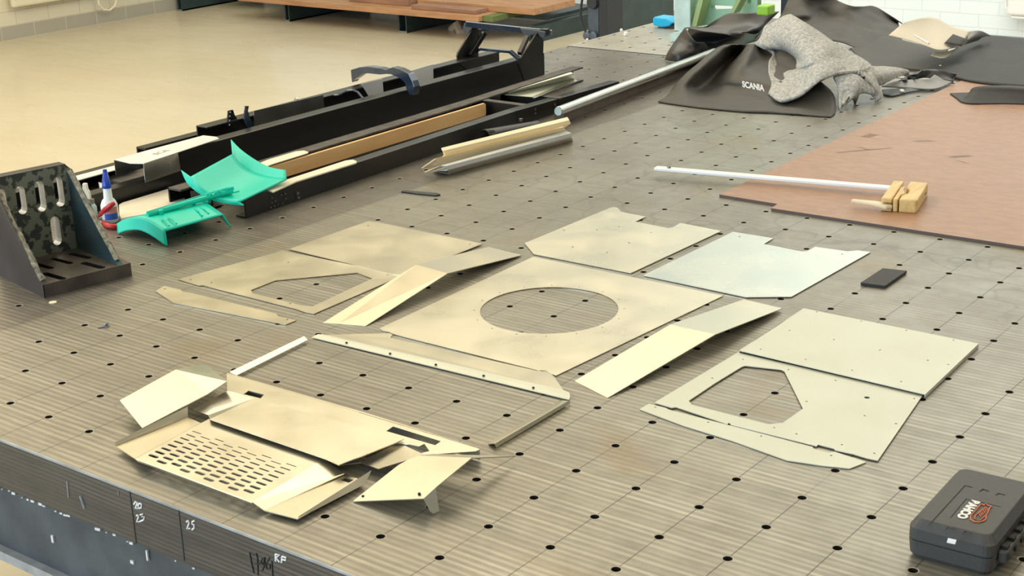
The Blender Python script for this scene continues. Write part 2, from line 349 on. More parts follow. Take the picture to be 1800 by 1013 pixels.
def circ2(c, r, n=10):
    return [(c[0] + r * math.cos(2 * math.pi * k / n), c[1] + r * math.sin(2 * math.pi * k / n)) for k in range(n)]
def slab(mb, outline, holes, O, ux, uy, nrm, th, mi=0, zf=None, mi_in=None):
    """2-d outline with holes in the frame O,ux,uy, extruded th along nrm (top face) ; zf(x,y) lifts the top along nrm"""
    loops = [outline] + holes
    pts = []; edges = []; li = []
    for lp in loops:
        n0 = len(pts); pts += [Vector(p) for p in lp]; edges += [(n0 + i, n0 + (i + 1) % len(lp)) for i in range(len(lp))]; li.append((n0, len(lp)))
    r = geometry.delaunay_2d_cdt([Vector((p[0], p[1])) for p in pts], edges, [], 0, 1e-6)
    V2, F, ov = r[0], r[2], r[3]
    def inside(p, lp):
        c = False; n = len(lp)
        for i in range(n):
            a, b = lp[i], lp[(i + 1) % n]
            if (a[1] > p[1]) != (b[1] > p[1]) and p[0] < (b[0] - a[0]) * (p[1] - a[1]) / (b[1] - a[1]) + a[0]: c = not c
        return c
    fs = []
    for f in F:
        ct = sum((V2[i] for i in f), Vector((0, 0))) / len(f)
        if sum(inside(ct, lp) for lp in loops) % 2 == 1:
            ar = sum(V2[f[i]].x * V2[f[(i + 1) % len(f)]].y - V2[f[(i + 1) % len(f)]].x * V2[f[i]].y for i in range(len(f)))
            fs.append(tuple(f) if ar > 0 else tuple(reversed(f)))
    O = Vector(O); ux = Vector(ux); uy = Vector(uy); nrm = Vector(nrm)
    topv = [O + ux * p.x + uy * p.y + nrm * (zf(p.x, p.y) if zf else 0) for p in V2]
    botv = [v - nrm * th for v in topv]; n = len(V2)
    mb.add(topv + botv, fs + [tuple(n + i for i in reversed(f)) for f in fs], mi)
    flip = ux.cross(uy).dot(nrm) < 0
    # side walls from original loops
    for li_, lp in enumerate(loops):
        ar = sum(lp[i][0] * lp[(i + 1) % len(lp)][1] - lp[(i + 1) % len(lp)][0] * lp[i][1] for i in range(len(lp)))
        ccw = ar > 0
        tv = [O + ux * p[0] + uy * p[1] + nrm * (zf(p[0], p[1]) if zf else 0) for p in lp]
        bv = [v - nrm * th for v in tv]; k = len(lp)
        ww = []
        for i in range(k):
            j = (i + 1) % k; q = (i, k + i, k + j, j)
            outer = (li_ == 0)
            if ccw != outer: q = tuple(reversed(q))
            ww.append(q)
        mb.add(tv + bv, ww, mi if (mi_in is None or li_ == 0) else mi_in)
    return mb

def sheet(name, outline, holes=(), circs=(), z=0.02, th=0.014, m='alu', label='', cat='metal sheet', group=None, flange=None):
    """flat metal sheet; outline/holes in photo pixels laid on the plane z (number or (a,bx,by))"""
    if isinstance(z, tuple):
        a, bx, by = z; n = Vector((-bx, -by, 1.0)); p0 = (0, 0, a); zf = lambda x, y: a + bx * x + by * y
        P = lambda px, py: PL(px, py, p0, n)
    else:
        zf = lambda x, y: z
        P = lambda px, py: T(px, py, z)
    ol = [P(*p)[:2] for p in outline]; hl = [[P(*p)[:2] for p in h] for h in holes]
    for (px, py, r) in circs:
        c = P(px, py); hl.append(circ2(c, r, 8 if r < 0.1 else 64))
    mb = MB(); slab(mb, ol, hl, (0, 0, 0), (1, 0, 0), (0, 1, 0), (0, 0, 1), th, zf=zf)
    if flange:      # list of ((x,y),(x,y),depth) edges bent down, given in pixels
        for p, q, d in flange:
            A = P(*p); B = P(*q); e = (B - A).normalized(); nn = Vector((e.y, -e.x, 0))
            mb.prism([A, B, B - Vector((0, 0, d)), A - Vector((0, 0, d))], nn * th)
    return tag(mb.out(name, M[m]), label, cat, group)
def panels(name, verts, faces, m='alu', th=0.014, label='', cat='metal sheet', parent=None, group=None, bevel=None, offs=-1.0, flat=True):
    vs = [T(*v) if len(v) == 3 else Vector(v[0]) for v in verts]
    done = set()
    for f in faces:          # keep every face flat: the first three corners fix its plane
        n = (vs[f[1]] - vs[f[0]]).cross(vs[f[2]] - vs[f[0]])
        if flat and n.length > 1e-4:
            for i in f[3:]:
                if i not in done and len(verts[i]) == 3:
                    q = PL(verts[i][0], verts[i][1], vs[f[0]], n.normalized())
                    if (q - vs[i]).length < 0.8: vs[i] = q
        done |= set(f)
    # orient faces upward
    ff = []
    for f in faces:
        n = Vector((0, 0, 0)); c = sum((vs[i] for i in f), Vector((0, 0, 0))) / len(f)
        for i in range(len(f)): n += (vs[f[i]] - c).cross(vs[f[(i + 1) % len(f)]] - c)
        ff.append(tuple(f) if n.z >= 0 else tuple(reversed(f)))
    o = link(name, vs, ff, M[m], parent, solid=th, bevel=bevel, offs=offs)
    if parent is None: tag(o, label, cat, group)
    return o
def crom(p0, p1, p2, p3, t):
    return 0.5 * ((2 * p1) + (p2 - p0) * t + (2 * p0 - 5 * p1 + 4 * p2 - p3) * t * t + (3 * p1 - p0 - 3 * p2 + p3) * t ** 3)
def dense(rows, n):
    def line(pts):
        out = []
        for i in range(len(pts) - 1):
            a = pts[max(i - 1, 0)]; b = pts[i]; c = pts[i + 1]; d = pts[min(i + 2, len(pts) - 1)]
            out += [crom(a, b, c, d, k / n) for k in range(n)]
        return out + [pts[-1]]
    rr = [line(r) for r in rows]
    cols = [line([r[j] for r in rr]) for j in range(len(rr[0]))]
    return [[cols[j][i] for j in range(len(cols))] for i in range(len(cols[0]))]
def drape(name, grid, m, th=0.03, n=6, wr=0.0, ws=1.5, seed=0, parent=None, floor=0.03, cut=None, offs=0):
    """cloth through a grid of (px,py,z) control points"""
    from mathutils import noise as mn
    floor = max(floor, th / 2 + .012)
    rows = dense([[T(*p) for p in r] for r in grid], n)
    nr, nc = len(rows), len(rows[0]); vs = []
    for i, r in enumerate(rows):
        for j, p in enumerate(r):
            if wr:
                e = min(1.0, 0.35 + 0.65 * min(i, nr - 1 - i, j, nc - 1 - j) / 4)
                q = Vector((p.x * ws, p.y * ws * 0.6, seed))
                p = p + Vector((0, 0, (abs(mn.noise(q)) * 1.3 + 0.5 * mn.noise(q * 2.3) - 0.35) * wr * e))
            vs.append(Vector((p.x, p.y, max(p.z, floor))))
    fs = [(i * nc + j, i * nc + j + 1, (i + 1) * nc + j + 1, (i + 1) * nc + j) for i in range(nr - 1) for j in range(nc - 1)]
    if cut: fs = [f for f in fs if not cut(f, nc)]
    return link(name, vs, fs, M[m], parent, smooth=True, solid=th, offs=offs)
def text(name, body, size, O, ux, uy, nrm, depth, m, parent, align='CENTER', bold=0.0):
    cu = bpy.data.curves.new(name, 'FONT'); cu.body = body; cu.size = size * U; cu.extrude = depth * U / 2; cu.align_x = align; cu.align_y = 'CENTER'; cu.offset = bold * U
    tmp = bpy.data.objects.new(name + '_tmp', cu); COL.objects.link(tmp)
    dg = bpy.context.evaluated_depsgraph_get(); me = bpy.data.meshes.new_from_object(tmp.evaluated_get(dg))
    bpy.data.objects.remove(tmp)
    me.materials.clear(); me.materials.append(M[m])
    base = Vector(parent['_b']); mt = Matrix((Vector(ux), Vector(uy), Vector(nrm))).transposed().to_4x4(); mt.translation = (Vector(O) - base) * U
    me.transform(mt)
    o = bpy.data.objects.new(name, me); COL.objects.link(o); o.parent = parent; return o

# =================================================================== ROOM
def struct(name, mb, m, **k):
    o = mb.out(name, m, base=(0, 0, 0), **k); o['kind'] = 'structure'; return o
FZ = -9.0
struct('floor', MB().lbox(-75, 85, -70, 93, FZ - 1, FZ), M['floor'])
struct('wall_left', MB().lbox(-75, 85, 91, 93, FZ, 36), M['wallleft'])
struct('wall_far', MB().lbox(83.5, 85.5, -70, 91, FZ, 36), M['wallfar'])
struct('baseboard_left', MB().lbox(-75, 83.5, 90.93, 91.02, FZ, FZ + 1.07), M['skirtL'])
struct('baseboard_far', MB().lbox(83.43, 83.52, -70, 90.9, FZ, FZ + 1.3), M['skirtF'])
struct('ceiling', MB().lbox(-75, 85.5, -70, 93, 36, 37), M['ceil'])

# =================================================================== SURFACE PLATES
def plate(name, x0, x1, y0, y1, th, ms, label, z=0.0, r=0.062, seg=14):
    mb = MB(); t = top(name, ((x0 + x1) / 2, (y0 + y1) / 2, z - th), label, 'surface plate')
    xs = sorted(set([x0, x1] + [k + 0.5 for k in range(math.floor(x0), math.ceil(x1) + 1) if x0 < k + 0.5 < x1]))
    ys = sorted(set([y0, y1] + [k + 0.5 for k in range(math.floor(y0), math.ceil(y1) + 1) if y0 < k + 0.5 < y1]))
    idx = {}
    def V(p, key):
        if key not in idx: idx[key] = len(mb.v); mb.v.append(p)
        return idx[key]
    for i in range(len(xs) - 1):
        for j in range(len(ys) - 1):
            a, b, c, d = xs[i], xs[i + 1], ys[j], ys[j + 1]
            cx, cy = round((a + b) / 2), round((c + d) / 2)
            ok = a + 0.1 < cx < b - 0.1 and c + 0.1 < cy < d - 0.1
            if not ok:
                q = [(a, c), (b, c), (b, d), (a, d)]
                mb.f.append(tuple(V((x, y, z), ('g', x, y)) for x, y in q)); mb.mi.append(0); continue
            # frame of 8 cell points, 16-gon hole
            fr = [(b, cy), (b, d), (cx, d), (a, d), (a, cy), (a, c), (cx, c), (b, c)]
            n0 = len(mb.v); ring = []
            for rr, zz in ((r * 1.25, z), (r, z - 0.004), (r, z - 0.35)):
                for k in range(16):
                    an = 2 * math.pi * k / 16; mb.v.append((cx + rr * math.cos(an), cy + rr * math.sin(an), zz))
            fi = [V((x, y, z), ('g', x, y)) for x, y in fr]
            for e in range(8):
                k = 2 * e; mb.f.append((fi[e], fi[(e + 1) % 8], n0 + (k + 2) % 16, n0 + k + 1)); mb.mi.append(0)
                mb.f.append((fi[e], n0 + k + 1, n0 + k)); mb.mi.append(0)
            for k in range(16):
                l = (k + 1) % 16
                mb.f.append((n0 + k, n0 + l, n0 + 16 + l, n0 + 16 + k)); mb.mi.append(1)
                mb.f.append((n0 + 16 + k, n0 + 16 + l, n0 + 32 + l, n0 + 32 + k)); mb.mi.append(2)
            mb.f.append(tuple(n0 + 32 + k for k in range(16))); mb.mi.append(2)
    o = mb.out('drilled_top', [ms, M['rim'], M['bore']], t)
    # body with chamfered front edge, open under the drilled top
    c = 0.03; e = 0.004
    b2 = MB(); zt = z - 0.36
    b2.prism([(x0 + e, y0 + e, zt), (x1 - e, y0 + e, zt), (x1 - e, y1 - e, zt), (x0 + e, y1 - e, zt)], (0, 0, z - th - zt))
    for (p, q) in (((x0, y0), (x1, y0)), ((x1, y0), (x1, y1)), ((x1, y1), (x0, y1)), ((x0, y1), (x0, y0))):
        n0 = len(b2.v); b2.add([(p[0], p[1], z - th), (q[0], q[1], z - th), (q[0], q[1], z), (p[0], p[1], z)], [(0, 1, 2, 3)])
    b2.out('plate_body', M['side'], t)
    return t
pA = plate('surface_plate', -0.96, 31.2, -12.0, 12.07, 0.84, M['plateA'], 'large brown grey drilled steel plate holding the flat sheet metal parts')
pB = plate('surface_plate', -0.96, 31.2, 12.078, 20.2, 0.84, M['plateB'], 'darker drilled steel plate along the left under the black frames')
pC = plate('surface_plate', 31.26, 38.5, -3.0, 20.2, 0.84, M['plateC'], 'pale drilled steel plate at the far end under the mint casting', z=0.01)
def strip(name, y0, y1, parent, zt=0.002, x=-0.965, w=0.03):   # bright worn arris
    MB().prism([(x, y0, zt + 0.002), (x + w, y0, zt + 0.002), (x, y0, zt - w)], (0, y1 - y0, 0)).out(name, M['ledge'], parent)
strip('worn_edge', -12, 12.07, pA); strip('worn_edge', 12.08, 20.2, pB)
# cast base below
tb = top('plate_stand', (15, 4, FZ), 'blue grey cast iron stand under the drilled steel plates', 'stand')
MB().lbox(-0.88, 31.0, -11.5, 19.9, -2.0, -0.86).out('casting', M['casting'], tb)
MB().lbox(-1.02, 31.0, -11.6, 20.0, -2.16, -2.0).out('bottom_flange', M['ledge'], tb)
for x in (0.5, 29):
    for y in (-10.5, 18.5):
        MB().box((x, y, (FZ - 2.16) / 2), (1.6, 1.6, -2.16 - FZ)).out('leg', M['casting'], tb)
MB().lbox(31.5, 38.2, -2.6, 19.8, FZ, -0.86).out('rear_casting', M['casting'], tb)
fl = MB()
for k in range(46):       # flaked filler along the joint
    y = random.uniform(1.0, 10.5); s = random.uniform(0.012, 0.045)
    if k > 26: y = random.uniform(5.2, 9)
    fl.box((-0.905, y, -0.885 + random.uniform(-0.03, 0.0)), (0.05, s * 1.6, s), 0.2)
fl.box((-0.90, 4.72, -1.02), (0.03, 0.03, 0.16)); fl.box((-0.89, 5.1, -1.25), (0.03, 0.07, 0.05)); fl.box((-0.89, 7.0, -1.45), (0.03, 0.05, 0.12))
tag(fl.out('flaked_filler', M['chips'], tb), kind='stuff')

# painted and inked marks on the front face
def stroke(mb, pts, w, x=-0.966):
    P = [PX(px, py, x) for px, py in pts]
    mb.tube(P, w, 6)
def marks(name, strokes, w, m, parent, label):
    mb = MB()
    for s in strokes: stroke(mb, s, w)
    o = mb.out(name, M[m], parent); o['label'] = label
c1 = lambda pts: [(200 + x / 5.625, 860 + y / 5.625) for x, y in pts]
marks('painted_number', [c1([(200, 150), (215, 125), (235, 135), (215, 190), (240, 190)]), c1([(255, 140), (240, 165), (250, 190), (272, 185), (275, 150), (255, 140)]),
                         c1([(225, 265), (240, 255), (245, 275), (228, 325), (262, 320)]), c1([(262, 255), (290, 245), (278, 275), (305, 275), (295, 305), (265, 318)])], 0.013, 'chalk', pA, 'white painted numbers 20 and 23')
marks('painted_number', [c1([(720, 325), (738, 310), (745, 340), (725, 392), (758, 388)]), c1([(800, 312), (775, 325), (775, 345), (795, 355), (795, 385), (775, 402)])], 0.013, 'chalk', pA, 'white painted number 25')
marks('inked_number', [c1([(1342, 630), (1362, 740), (1385, 832)]), c1([(1370, 655), (1410, 640), (1420, 690), (1425, 850)]), c1([(1395, 745), (1445, 740)]), c1([(1470, 690), (1450, 720), (1475, 750), (1490, 680), (1495, 740), (1465, 812)]), c1([(1540, 680), (1505, 740), (1510, 790), (1545, 790), (1545, 745), (1515, 750)]), c1([(1562, 720), (1570, 860)])], 0.008, 'ink', pA, 'black inked number 1796')
marks('painted_letters', [c1([(1600, 640), (1602, 715)]), c1([(1600, 645), (1640, 650), (1605, 680), (1640, 722)]), c1([(1665, 665), (1660, 728)]), c1([(1665, 665), (1705, 680), (1700, 705), (1665, 695)])], 0.013, 'chalk', pA, 'white painted letters RP')
for y, a in ((4.86, -0.84), (3.83, -0.80)):
    MB().lbox(-0.967, -0.95, y - 0.008, y + 0.008, a, -0.02).out('scribed_line', M['ink'], pA)
for (px, py), (qx, qy), wd in [((545 / 3.853, 750 + 470 / 3.853), (575 / 3.853, 750 + 555 / 3.853), 0.022), ((455 / 3.853, 750 + 370 / 3.853), (465 / 3.853, 750 + 480 / 3.853), 0.012), ((800 / 3.853, 750 + 435 / 3.853), (803 / 3.853, 750 + 465 / 3.853), 0.008)]:
    MB().tube([PX(px, py, -0.964), PX(qx, qy, -0.964)], wd, 6).out('paint_smear', M['ledge'], pA)

# =================================================================== FLAT SHEET METAL
k3 = lambda ox, oy, pts: [(ox + x / 2.9967, oy + y / 2.9967) for x, y in pts]
def dots(pts, r=0.022): return [(x, y, r) for x, y in pts]
# large square plate with the round opening
cc = Vector((8.2, 4.25, 0.02)); rc = 1.265
oc = [(667, 577.5), (937, 451.5), (1271, 520), (977, 660.5), (967, 657), (944, 651), (692, 587.5), (684, 583.5), (672, 581)]
t_ol = [T(x, y, 0.02)[:2] for x, y in oc]
mb = MB(); bolt = [circ2((cc.x + (rc + 0.11) * math.cos(a), cc.y + (rc + 0.11) * math.sin(a)), 0.016, 6) for a in [2 * math.pi * k / 16 + 0.2 for k in range(16)]]
slab(mb, t_ol, [circ2(cc, rc, 72)] + bolt, (0, 0, 0), (1, 0, 0), (0, 1, 0), (0, 0, 1), 0.014, zf=lambda x, y: 0.02)
tag(mb.out('metal_sheet', M['alu']), 'large square aluminium sheet with a big round opening in its middle', 'metal sheet')
sheet('metal_sheet', [(508, 438), (647, 388.8), (660, 390), (848, 428.5), (708, 484), (690, 482)], z=(0.0, 0.0035, 0.0), m='aluL', circs=dots([(647, 397), (826, 429)]),
      label='plain unpierced aluminium sheet furthest to the left rear of the group')
sheet('metal_sheet', [(313, 491), (496, 441), (700, 482), (706, 485), (552, 551.5), (536, 548.5), (520, 543), (366, 504), (358, 501.5), (350, 502)],
      [[(441, 510), (484, 493), (628, 479.5), (655, 489.5), (549, 539), (531, 537), (444, 515.5)]], dots([(507, 461.5), (335, 492), (372, 497), (510, 534), (681, 483)]), 0.022, m='aluL',
      label='aluminium sheet with a skewed five sided window, behind the tapered strip')
sheet('metal_strip', [(273.5, 512), (288.6, 502.5), (317, 509.5), (322, 513), (334, 514.5), (485.5, 551.5), (489, 556), (521, 563), (502, 570.7), (304, 532)], z=0.02, m='aluL', circs=dots([(290, 508), (505, 562)]),
      label='long tapered aluminium strip left of the folded roof shape', cat='metal strip')
sheet('metal_sheet', [(922, 427.5), (1072, 365.5), (1078, 364), (1085.5, 365), (1092, 372.5), (1135, 381), (1116.5, 389.7), (1174, 401), (1182, 400), (1196, 392), (1268, 406), (1109, 480), (938, 446.5)], (),
      dots([(1049, 404), (1088, 399), (1144, 409), (1007, 434), (1067, 444), (991, 405), (1106, 427)]), 0.025, m='alu',
      label='notched aluminium sheet with scattered small holes, rear centre', cat='metal sheet')
sheet('metal_sheet', [(1130.6, 484), (1288.5, 407.5), (1359.5, 419), (1342.5, 429), (1408, 442), (1419, 441.5), (1433, 434), (1490, 442), (1500, 441), (1507, 440.3), (1530.5, 443), (1391, 521.8), (1312, 522.5)], z=0.025, m='aluG',
      label='glossy notched aluminium sheet nearest the wooden clamp, without holes', circs=dots([(1300, 416), (1480, 447)]))
pz = (0.02 - 8.2 * 0.0, 0.0, 0.0)
sheet('metal_sheet', [(1412.5, 542), (1719, 604), (1625, 693), (1299, 616)], (), dots([(1436, 548.5), (1514, 565), (1593, 581), (1676, 598), (1388, 581), (1466, 597), (1547, 615.5), (1631, 633.5), (1337, 614), (1416, 632), (1498, 651), (1584, 671), (1667, 641)], 0.018), 0.07, 0.014, 'aluM',
      label='plain pale sheet with three rows of tiny holes, rightmost of the group', flange=[((1625, 693), (1719, 604), 0.06), ((1299, 616), (1412.5, 542), 0.06)])
c9 = lambda pts: [(1200 + x / 2.9967, 675 + y / 2.9967) for x, y in pts]
sheet('metal_sheet', [(1297, 619.5), (1622, 694.5), (1543, 809.5), (1525, 806)] + c9([(900, 370), (805, 350), (795, 340), (715, 320), (705, 328)]) + [(1285, 747)] + c9([(245, 205), (235, 212)]) + [(1189, 716), (1181, 717), (1150, 708)],
      [[(1211, 704.5), (1258, 673), (1304, 645), (1310, 643), (1373, 650), (1379, 653), (1411.5, 718.5), (1376, 743.5), (1350, 746), (1216, 711.7)]],
      dots([(1252, 665), (1306, 632), (1386, 650), (1469, 669), (1607, 701), (1418, 706), (1520, 731), (1575, 745), (1480, 782), (1537, 797), (1361, 752), (1400, 763)], 0.018) + [(1524, 699, 0.045)], 0.03, m='aluM',
      label='pale aluminium sheet with a window cut near its left side, front right', cat='metal sheet')
sheet('metal_strip', [(1124, 719.5), (1140.6, 709.8), (1170, 717), (1176, 720.5), (1190, 724)] + c9([(685, 332), (688, 342), (770, 363), (800, 357), (967, 412), (880, 446), (745, 432), (550, 403)]) + [(1290, 776), (1200, 748)], z=0.02, m='aluM',
      circs=dots([(1152, 716), (1245, 742.5), (1338, 767), (1461, 801)], 0.018), label='long tapered pale strip along the front of the right windowed sheet', cat='metal strip')
# folded sheets (shallow roof shapes)
panels('folded_sheet', [(567, 568, .012), (642, 573.5, .012), (786.5, 480.5, .27), (732, 465, .27), (858.6, 434, .03), (917, 448.5, .03), (595, 569.5, .012)], [(0, 6, 1, 2, 3), (3, 2, 5, 4)], 'aluL',
       label='folded aluminium strip shaped like a low roof, left of the round opening', cat='metal sheet')
panels('folded_sheet', [(1010, 670, .012), (1068, 699.5, .012), (1257, 588, .25), (1178, 570.5, .25), (1307.5, 526.5, .06), (1375.5, 542, .06), (1368, 540, .06)], [(0, 1, 2, 3), (3, 2, 5, 4)], 'alu',
       label='folded aluminium strip shaped like a low roof, right of the round opening', cat='metal sheet')
# rivet dimples on the left roof
rv = MB()
for px, py, zz in [(645, 567, .03), (668, 509, .15), (684, 527, .14), (714, 519, .19), (770, 485, .26), (751, 464, .25), (793, 474, .2), (807, 452, .18), (845, 461, .1), (612, 543, .07)]:
    rv.lathe(T(px, py, zz + 0.0), [(0.03, -0.02), (0.03, 0.004), (0.018, 0.01)], seg=8)
# long Z strip in the centre
t = top('flanged_strip', T(780, 640, 0), 'long flanged aluminium strip lying in front of the round opening sheet', 'metal strip')
s6 = lambda pts: [(540 + x / 6.923, 570 + y / 6.923) for x, y in pts]
s5 = lambda pts: [(780 + x / 5.627, 620 + y / 5.627) for x, y in pts]
fo = [s6([(60, 158)])[0], s6([(140, 122)])[0], s6([(330, 128)])[0], s5([(1190, 372)])[0], s5([(1240, 400)])[0], s5([(1250, 435)])[0], s5([(1245, 465)])[0]]
bend0 = (588, 590, .03); bendb = s5([(1185, 370)])[0]
panels('bright_flange', [(547.8, 593, .03), (559, 587.5, .05), (572, 588.5, .05), (990.5, 686, .05), (1001, 690.5, .05), (1002, 697, .04), (1000.5, 702.8, .03)], [(0, 1, 2, 3, 4, 5, 6)], 'aluM', parent=t, flat=False)
panels('sloping_web', [(572, 588.5, .05), (990.5, 686, .05), (973, 661, .02), (966, 655.5, .02), (958, 650, .02), (944, 652, .02), (690, 594.5, .02), (686, 594, .02), (690, 588, .02), (685, 586, .02), (655, 586.5, .02), (600, 588, .03)], [tuple(range(12))], 'aluL', parent=t, flat=False)
for px, py in ((609, 602), (685.5, 621), (766, 640.5), (850, 660), (937.5, 681)):
    MB().lathe(T(px, py, .056), [(0.022, -0.01), (0.022, 0.002)], seg=8).out('screw_hole', M['bore'], t)
# small angles
panels('angle_strip', [(403.8, 654, .09), (534.5, 591.2, .09), (541, 597.5, .06), (416, 660, .05), (408, 648, .0)], [(0, 1, 2, 3)], 'alu', label='short flat aluminium angle at the left end of the bumper strip', cat='metal strip')
tA = top('angle_strip', T(940, 745, 0), 'short aluminium angle lying in front of the flanged strip, right side', 'metal strip')
panels('upright_leg', [(857.5, 780, .02), (870, 779.5, .09), (998, 705, .09), (977, 703, .02)], [(0, 1, 2, 3)], 'aluL', parent=tA)
panels('lower_leg', [(870, 779.5, .09), (873, 787, .01), (1002.5, 709.5, .02), (1001, 705, .09), (998, 705, .09)], [(0, 1, 2, 3, 4)], 'alu', parent=tA)

# =================================================================== FRONT BUMPER PARTS
# strip with slots
tS = top('bumper_strip', T(620, 720, 0), 'long raised aluminium strip with two slots, behind the slotted grille panel', 'metal strip')
hz = 0.20
P = lambda px, py: T(px, py, hz)[:2]
ol = [(400, 655.5), (640, 725), (843.5, 788.5), (842, 791), (836, 793.5), (745, 800), (741, 797), (755, 793), (746, 780.5), (737, 785), (700, 778), (640, 762), (500, 725), (432, 697), (425, 694.5), (401, 689)]
mb = MB(); slab(mb, [P(*p) for p in ol], [[P(*p) for p in h] for h in ([(437, 687), (464, 694), (458, 700.5), (428, 693)], [(691, 750), (775, 776), (765, 783), (679, 758)])], (0, 0, 0), (1, 0, 0), (0, 1, 0), (0, 0, 1), 0.014, zf=lambda x, y: hz)
mb.out('face_panel', M['alu'], tS)
panels('end_flange', [(400, 655.5, hz), (401, 689, hz), (T(401, 689, hz) - Vector((0, 0, hz - .02)),), (T(400, 655.5, hz) - Vector((0, 0, hz - .02)),)], [(0, 1, 2, 3)], 'alu', parent=tS)
panels('rear_flange', [(400, 655.5, hz), (843.5, 788.5, hz), (T(843.5, 788.5, hz) - Vector((0, 0, hz - .02)),), (T(400, 655.5, hz) - Vector((0, 0, hz - .02)),)], [(0, 1, 2, 3)], 'alu', parent=tS)
# middle panel
tM = top('bumper_skin', T(540, 760, 0), 'wide plain aluminium panel with a bent wing, between slotted grille and raised strip', 'metal panel')
panels('main_face', [(446, 700.5, .24), (710, 771.5, .24), (706, 774, .24), (596, 817.5, .24), (570, 806, .24), (369, 737, .24)], [(0, 1, 2, 3, 4, 5)], 'alu', parent=tM)
panels('wing_slope', [(446, 700.5, .24), (369, 737, .24), (366, 730, .13)], [(0, 1, 2)], 'alu', parent=tM)
panels('wing_flat', [(446, 700.5, .24), (366, 730, .13), (338, 720.5, .12), (399, 687.5, .20), (410, 689, .2)], [(0, 1, 2, 3, 4)], 'silver', parent=tM)
panels('lower_bracket', [(595, 818, .06), (632, 812.5, .10), (700, 778.5, .16), (747, 800, .12), (706, 812, .07), (665, 824.5, .03), (634, 813, .1)], [(0, 1, 2, 3, 4, 5, 6)], 'alu', parent=tM)
# grille panel
tG = top('grille_panel', T(430, 810, 0), 'aluminium grille panel with staggered slots and folded side wings, nearest the table edge', 'metal panel')
gz = 0.17
FL, BL, BR, FR = [T(*p, gz) for p in ((239, 806.5), (367.6, 736.6), (569.2, 807.4), (443.7, 883))]
p0 = T(272, 803.7, gz); a = T(340.7, 760.3, gz) - p0
p1 = T(439, 866.9, gz)
rowd = (T(439, 866.9, gz) - T(286.3, 814.3, gz)); 
holes = []
b1 = T(286.3, 814.3, gz) - p0; b2 = T(311.6, 819, gz) - T(286.3, 814.3, gz)
def slot(c, l, wd, ang):
    pts = []
    for s in (1, -1):
        for k in range(5):
            th = -math.pi / 2 + math.pi * k / 4 if s == 1 else math.pi / 2 + math.pi * k / 4
            pts.append((s * (l / 2 - wd / 2) + wd / 2 * math.cos(th), wd / 2 * math.sin(th)))
    return [(c.x + p[0] * math.cos(ang) - p[1] * math.sin(ang), c.y + p[0] * math.sin(ang) + p[1] * math.cos(ang)) for p in pts]
# rows lie parallel to the front edge; neighbouring columns are shifted by half a pitch
ax = (BL - FL).normalized(); e_f = (FR - FL).normalized(); W = (FR - FL).length
ang = math.atan2(e_f.y, e_f.x)
holes = []; mb = MB()
WD = (.066, .060, .054, .047, .040, .033, .026, .020)      # slots narrow towards the rear
for j in range(9):
    for i in range(8):
        c = FL + e_f * (0.175 + j * 0.250) + ax * ((0.20 if j % 2 == 0 else 0.135) + i * 0.1315)
        holes.append(slot(c, 0.20, WD[i], ang))
slab(mb, [FL[:2], BL[:2], BR[:2], FR[:2]], holes, (0, 0, 0), (1, 0, 0), (0, 1, 0), (0, 0, 1), 0.014, zf=lambda x, y: gz)
mb.out('slotted_face', M['alu'], tG)
panels('front_return', [(FL,), (FR,), (FR - Vector((-.03, 0, .05)),), (FL - Vector((-.03, 0, .05)),)], [(0, 1, 2, 3)], 'alu', parent=tG)
panels('left_wing', [(FL,), (BL,), (352.6, 743.7, .1), (330.5, 734, .10), (206, 785, .10), (202, 783.5, .10), (237, 806.5, .10)], [(0, 1, 2, 6), (6, 2, 3, 4, 5)], 'aluL', parent=tG)
panels('left_lip', [(204, 785, .09), (330.5, 734, .09), (330, 715.5, .24), (222, 768, .24), (202, 778, .14)], [(0, 1, 2, 3, 4)], 'aluL', parent=tG)
panels('right_slope', [(BR,), (605.5, 832.6, .10), (464, 897.4, .05), (FR,)], [(0, 1, 2, 3)], 'alu', parent=tG)
mb = MB(); P2 = lambda px, py: T(px, py, .07)[:2]
slab(mb, [P2(*p) for p in [(464, 897.4), (605.5, 832.6), (632, 843), (640, 848), (523, 912.5)]], [[P2(*p) for p in [(598.5, 844), (606, 839.5), (622, 844), (613, 849)]]], (0, 0, 0), (1, 0, 0), (0, 1, 0), (0, 0, 1), 0.014, zf=lambda x, y: 0.07)
mb.out('right_wing', M['aluL'], tG)
A = T(523, 913, .06); B = T(642, 851, .06)
panels('right_lip', [(A,), (B,), (653, 827, .17), (525, 908, .09)], [(0, 1, 2, 3)], 'aluL', parent=tG)
# left cheek
tL = top('cheek_panel', T(300, 700, 0), 'bent aluminium cheek panel at the left end of the grille', 'metal panel')
panels('top_face', [(210.5, 704, .27), (308.5, 650, .37), (366.5, 691.5, .30), (250, 752.5, .06)], [(0, 1, 2, 3)], 'alu', parent=tL)
panels('rear_face', [(308.5, 650, .37), (343, 642.5, .25), (356, 641.5, .22), (365, 643, .2), (380, 655, .17), (399, 670.5, .15), (366.5, 691.5, .30)], [(0, 1, 2, 3, 4, 5, 6)], 'aluL', parent=tL)
panels('folded_tab', [(210.5, 704, .27), (199, 714, .12), (203, 716, .12), (214, 706, .29)], [(0, 1, 2, 3)], 'silver', parent=tL)
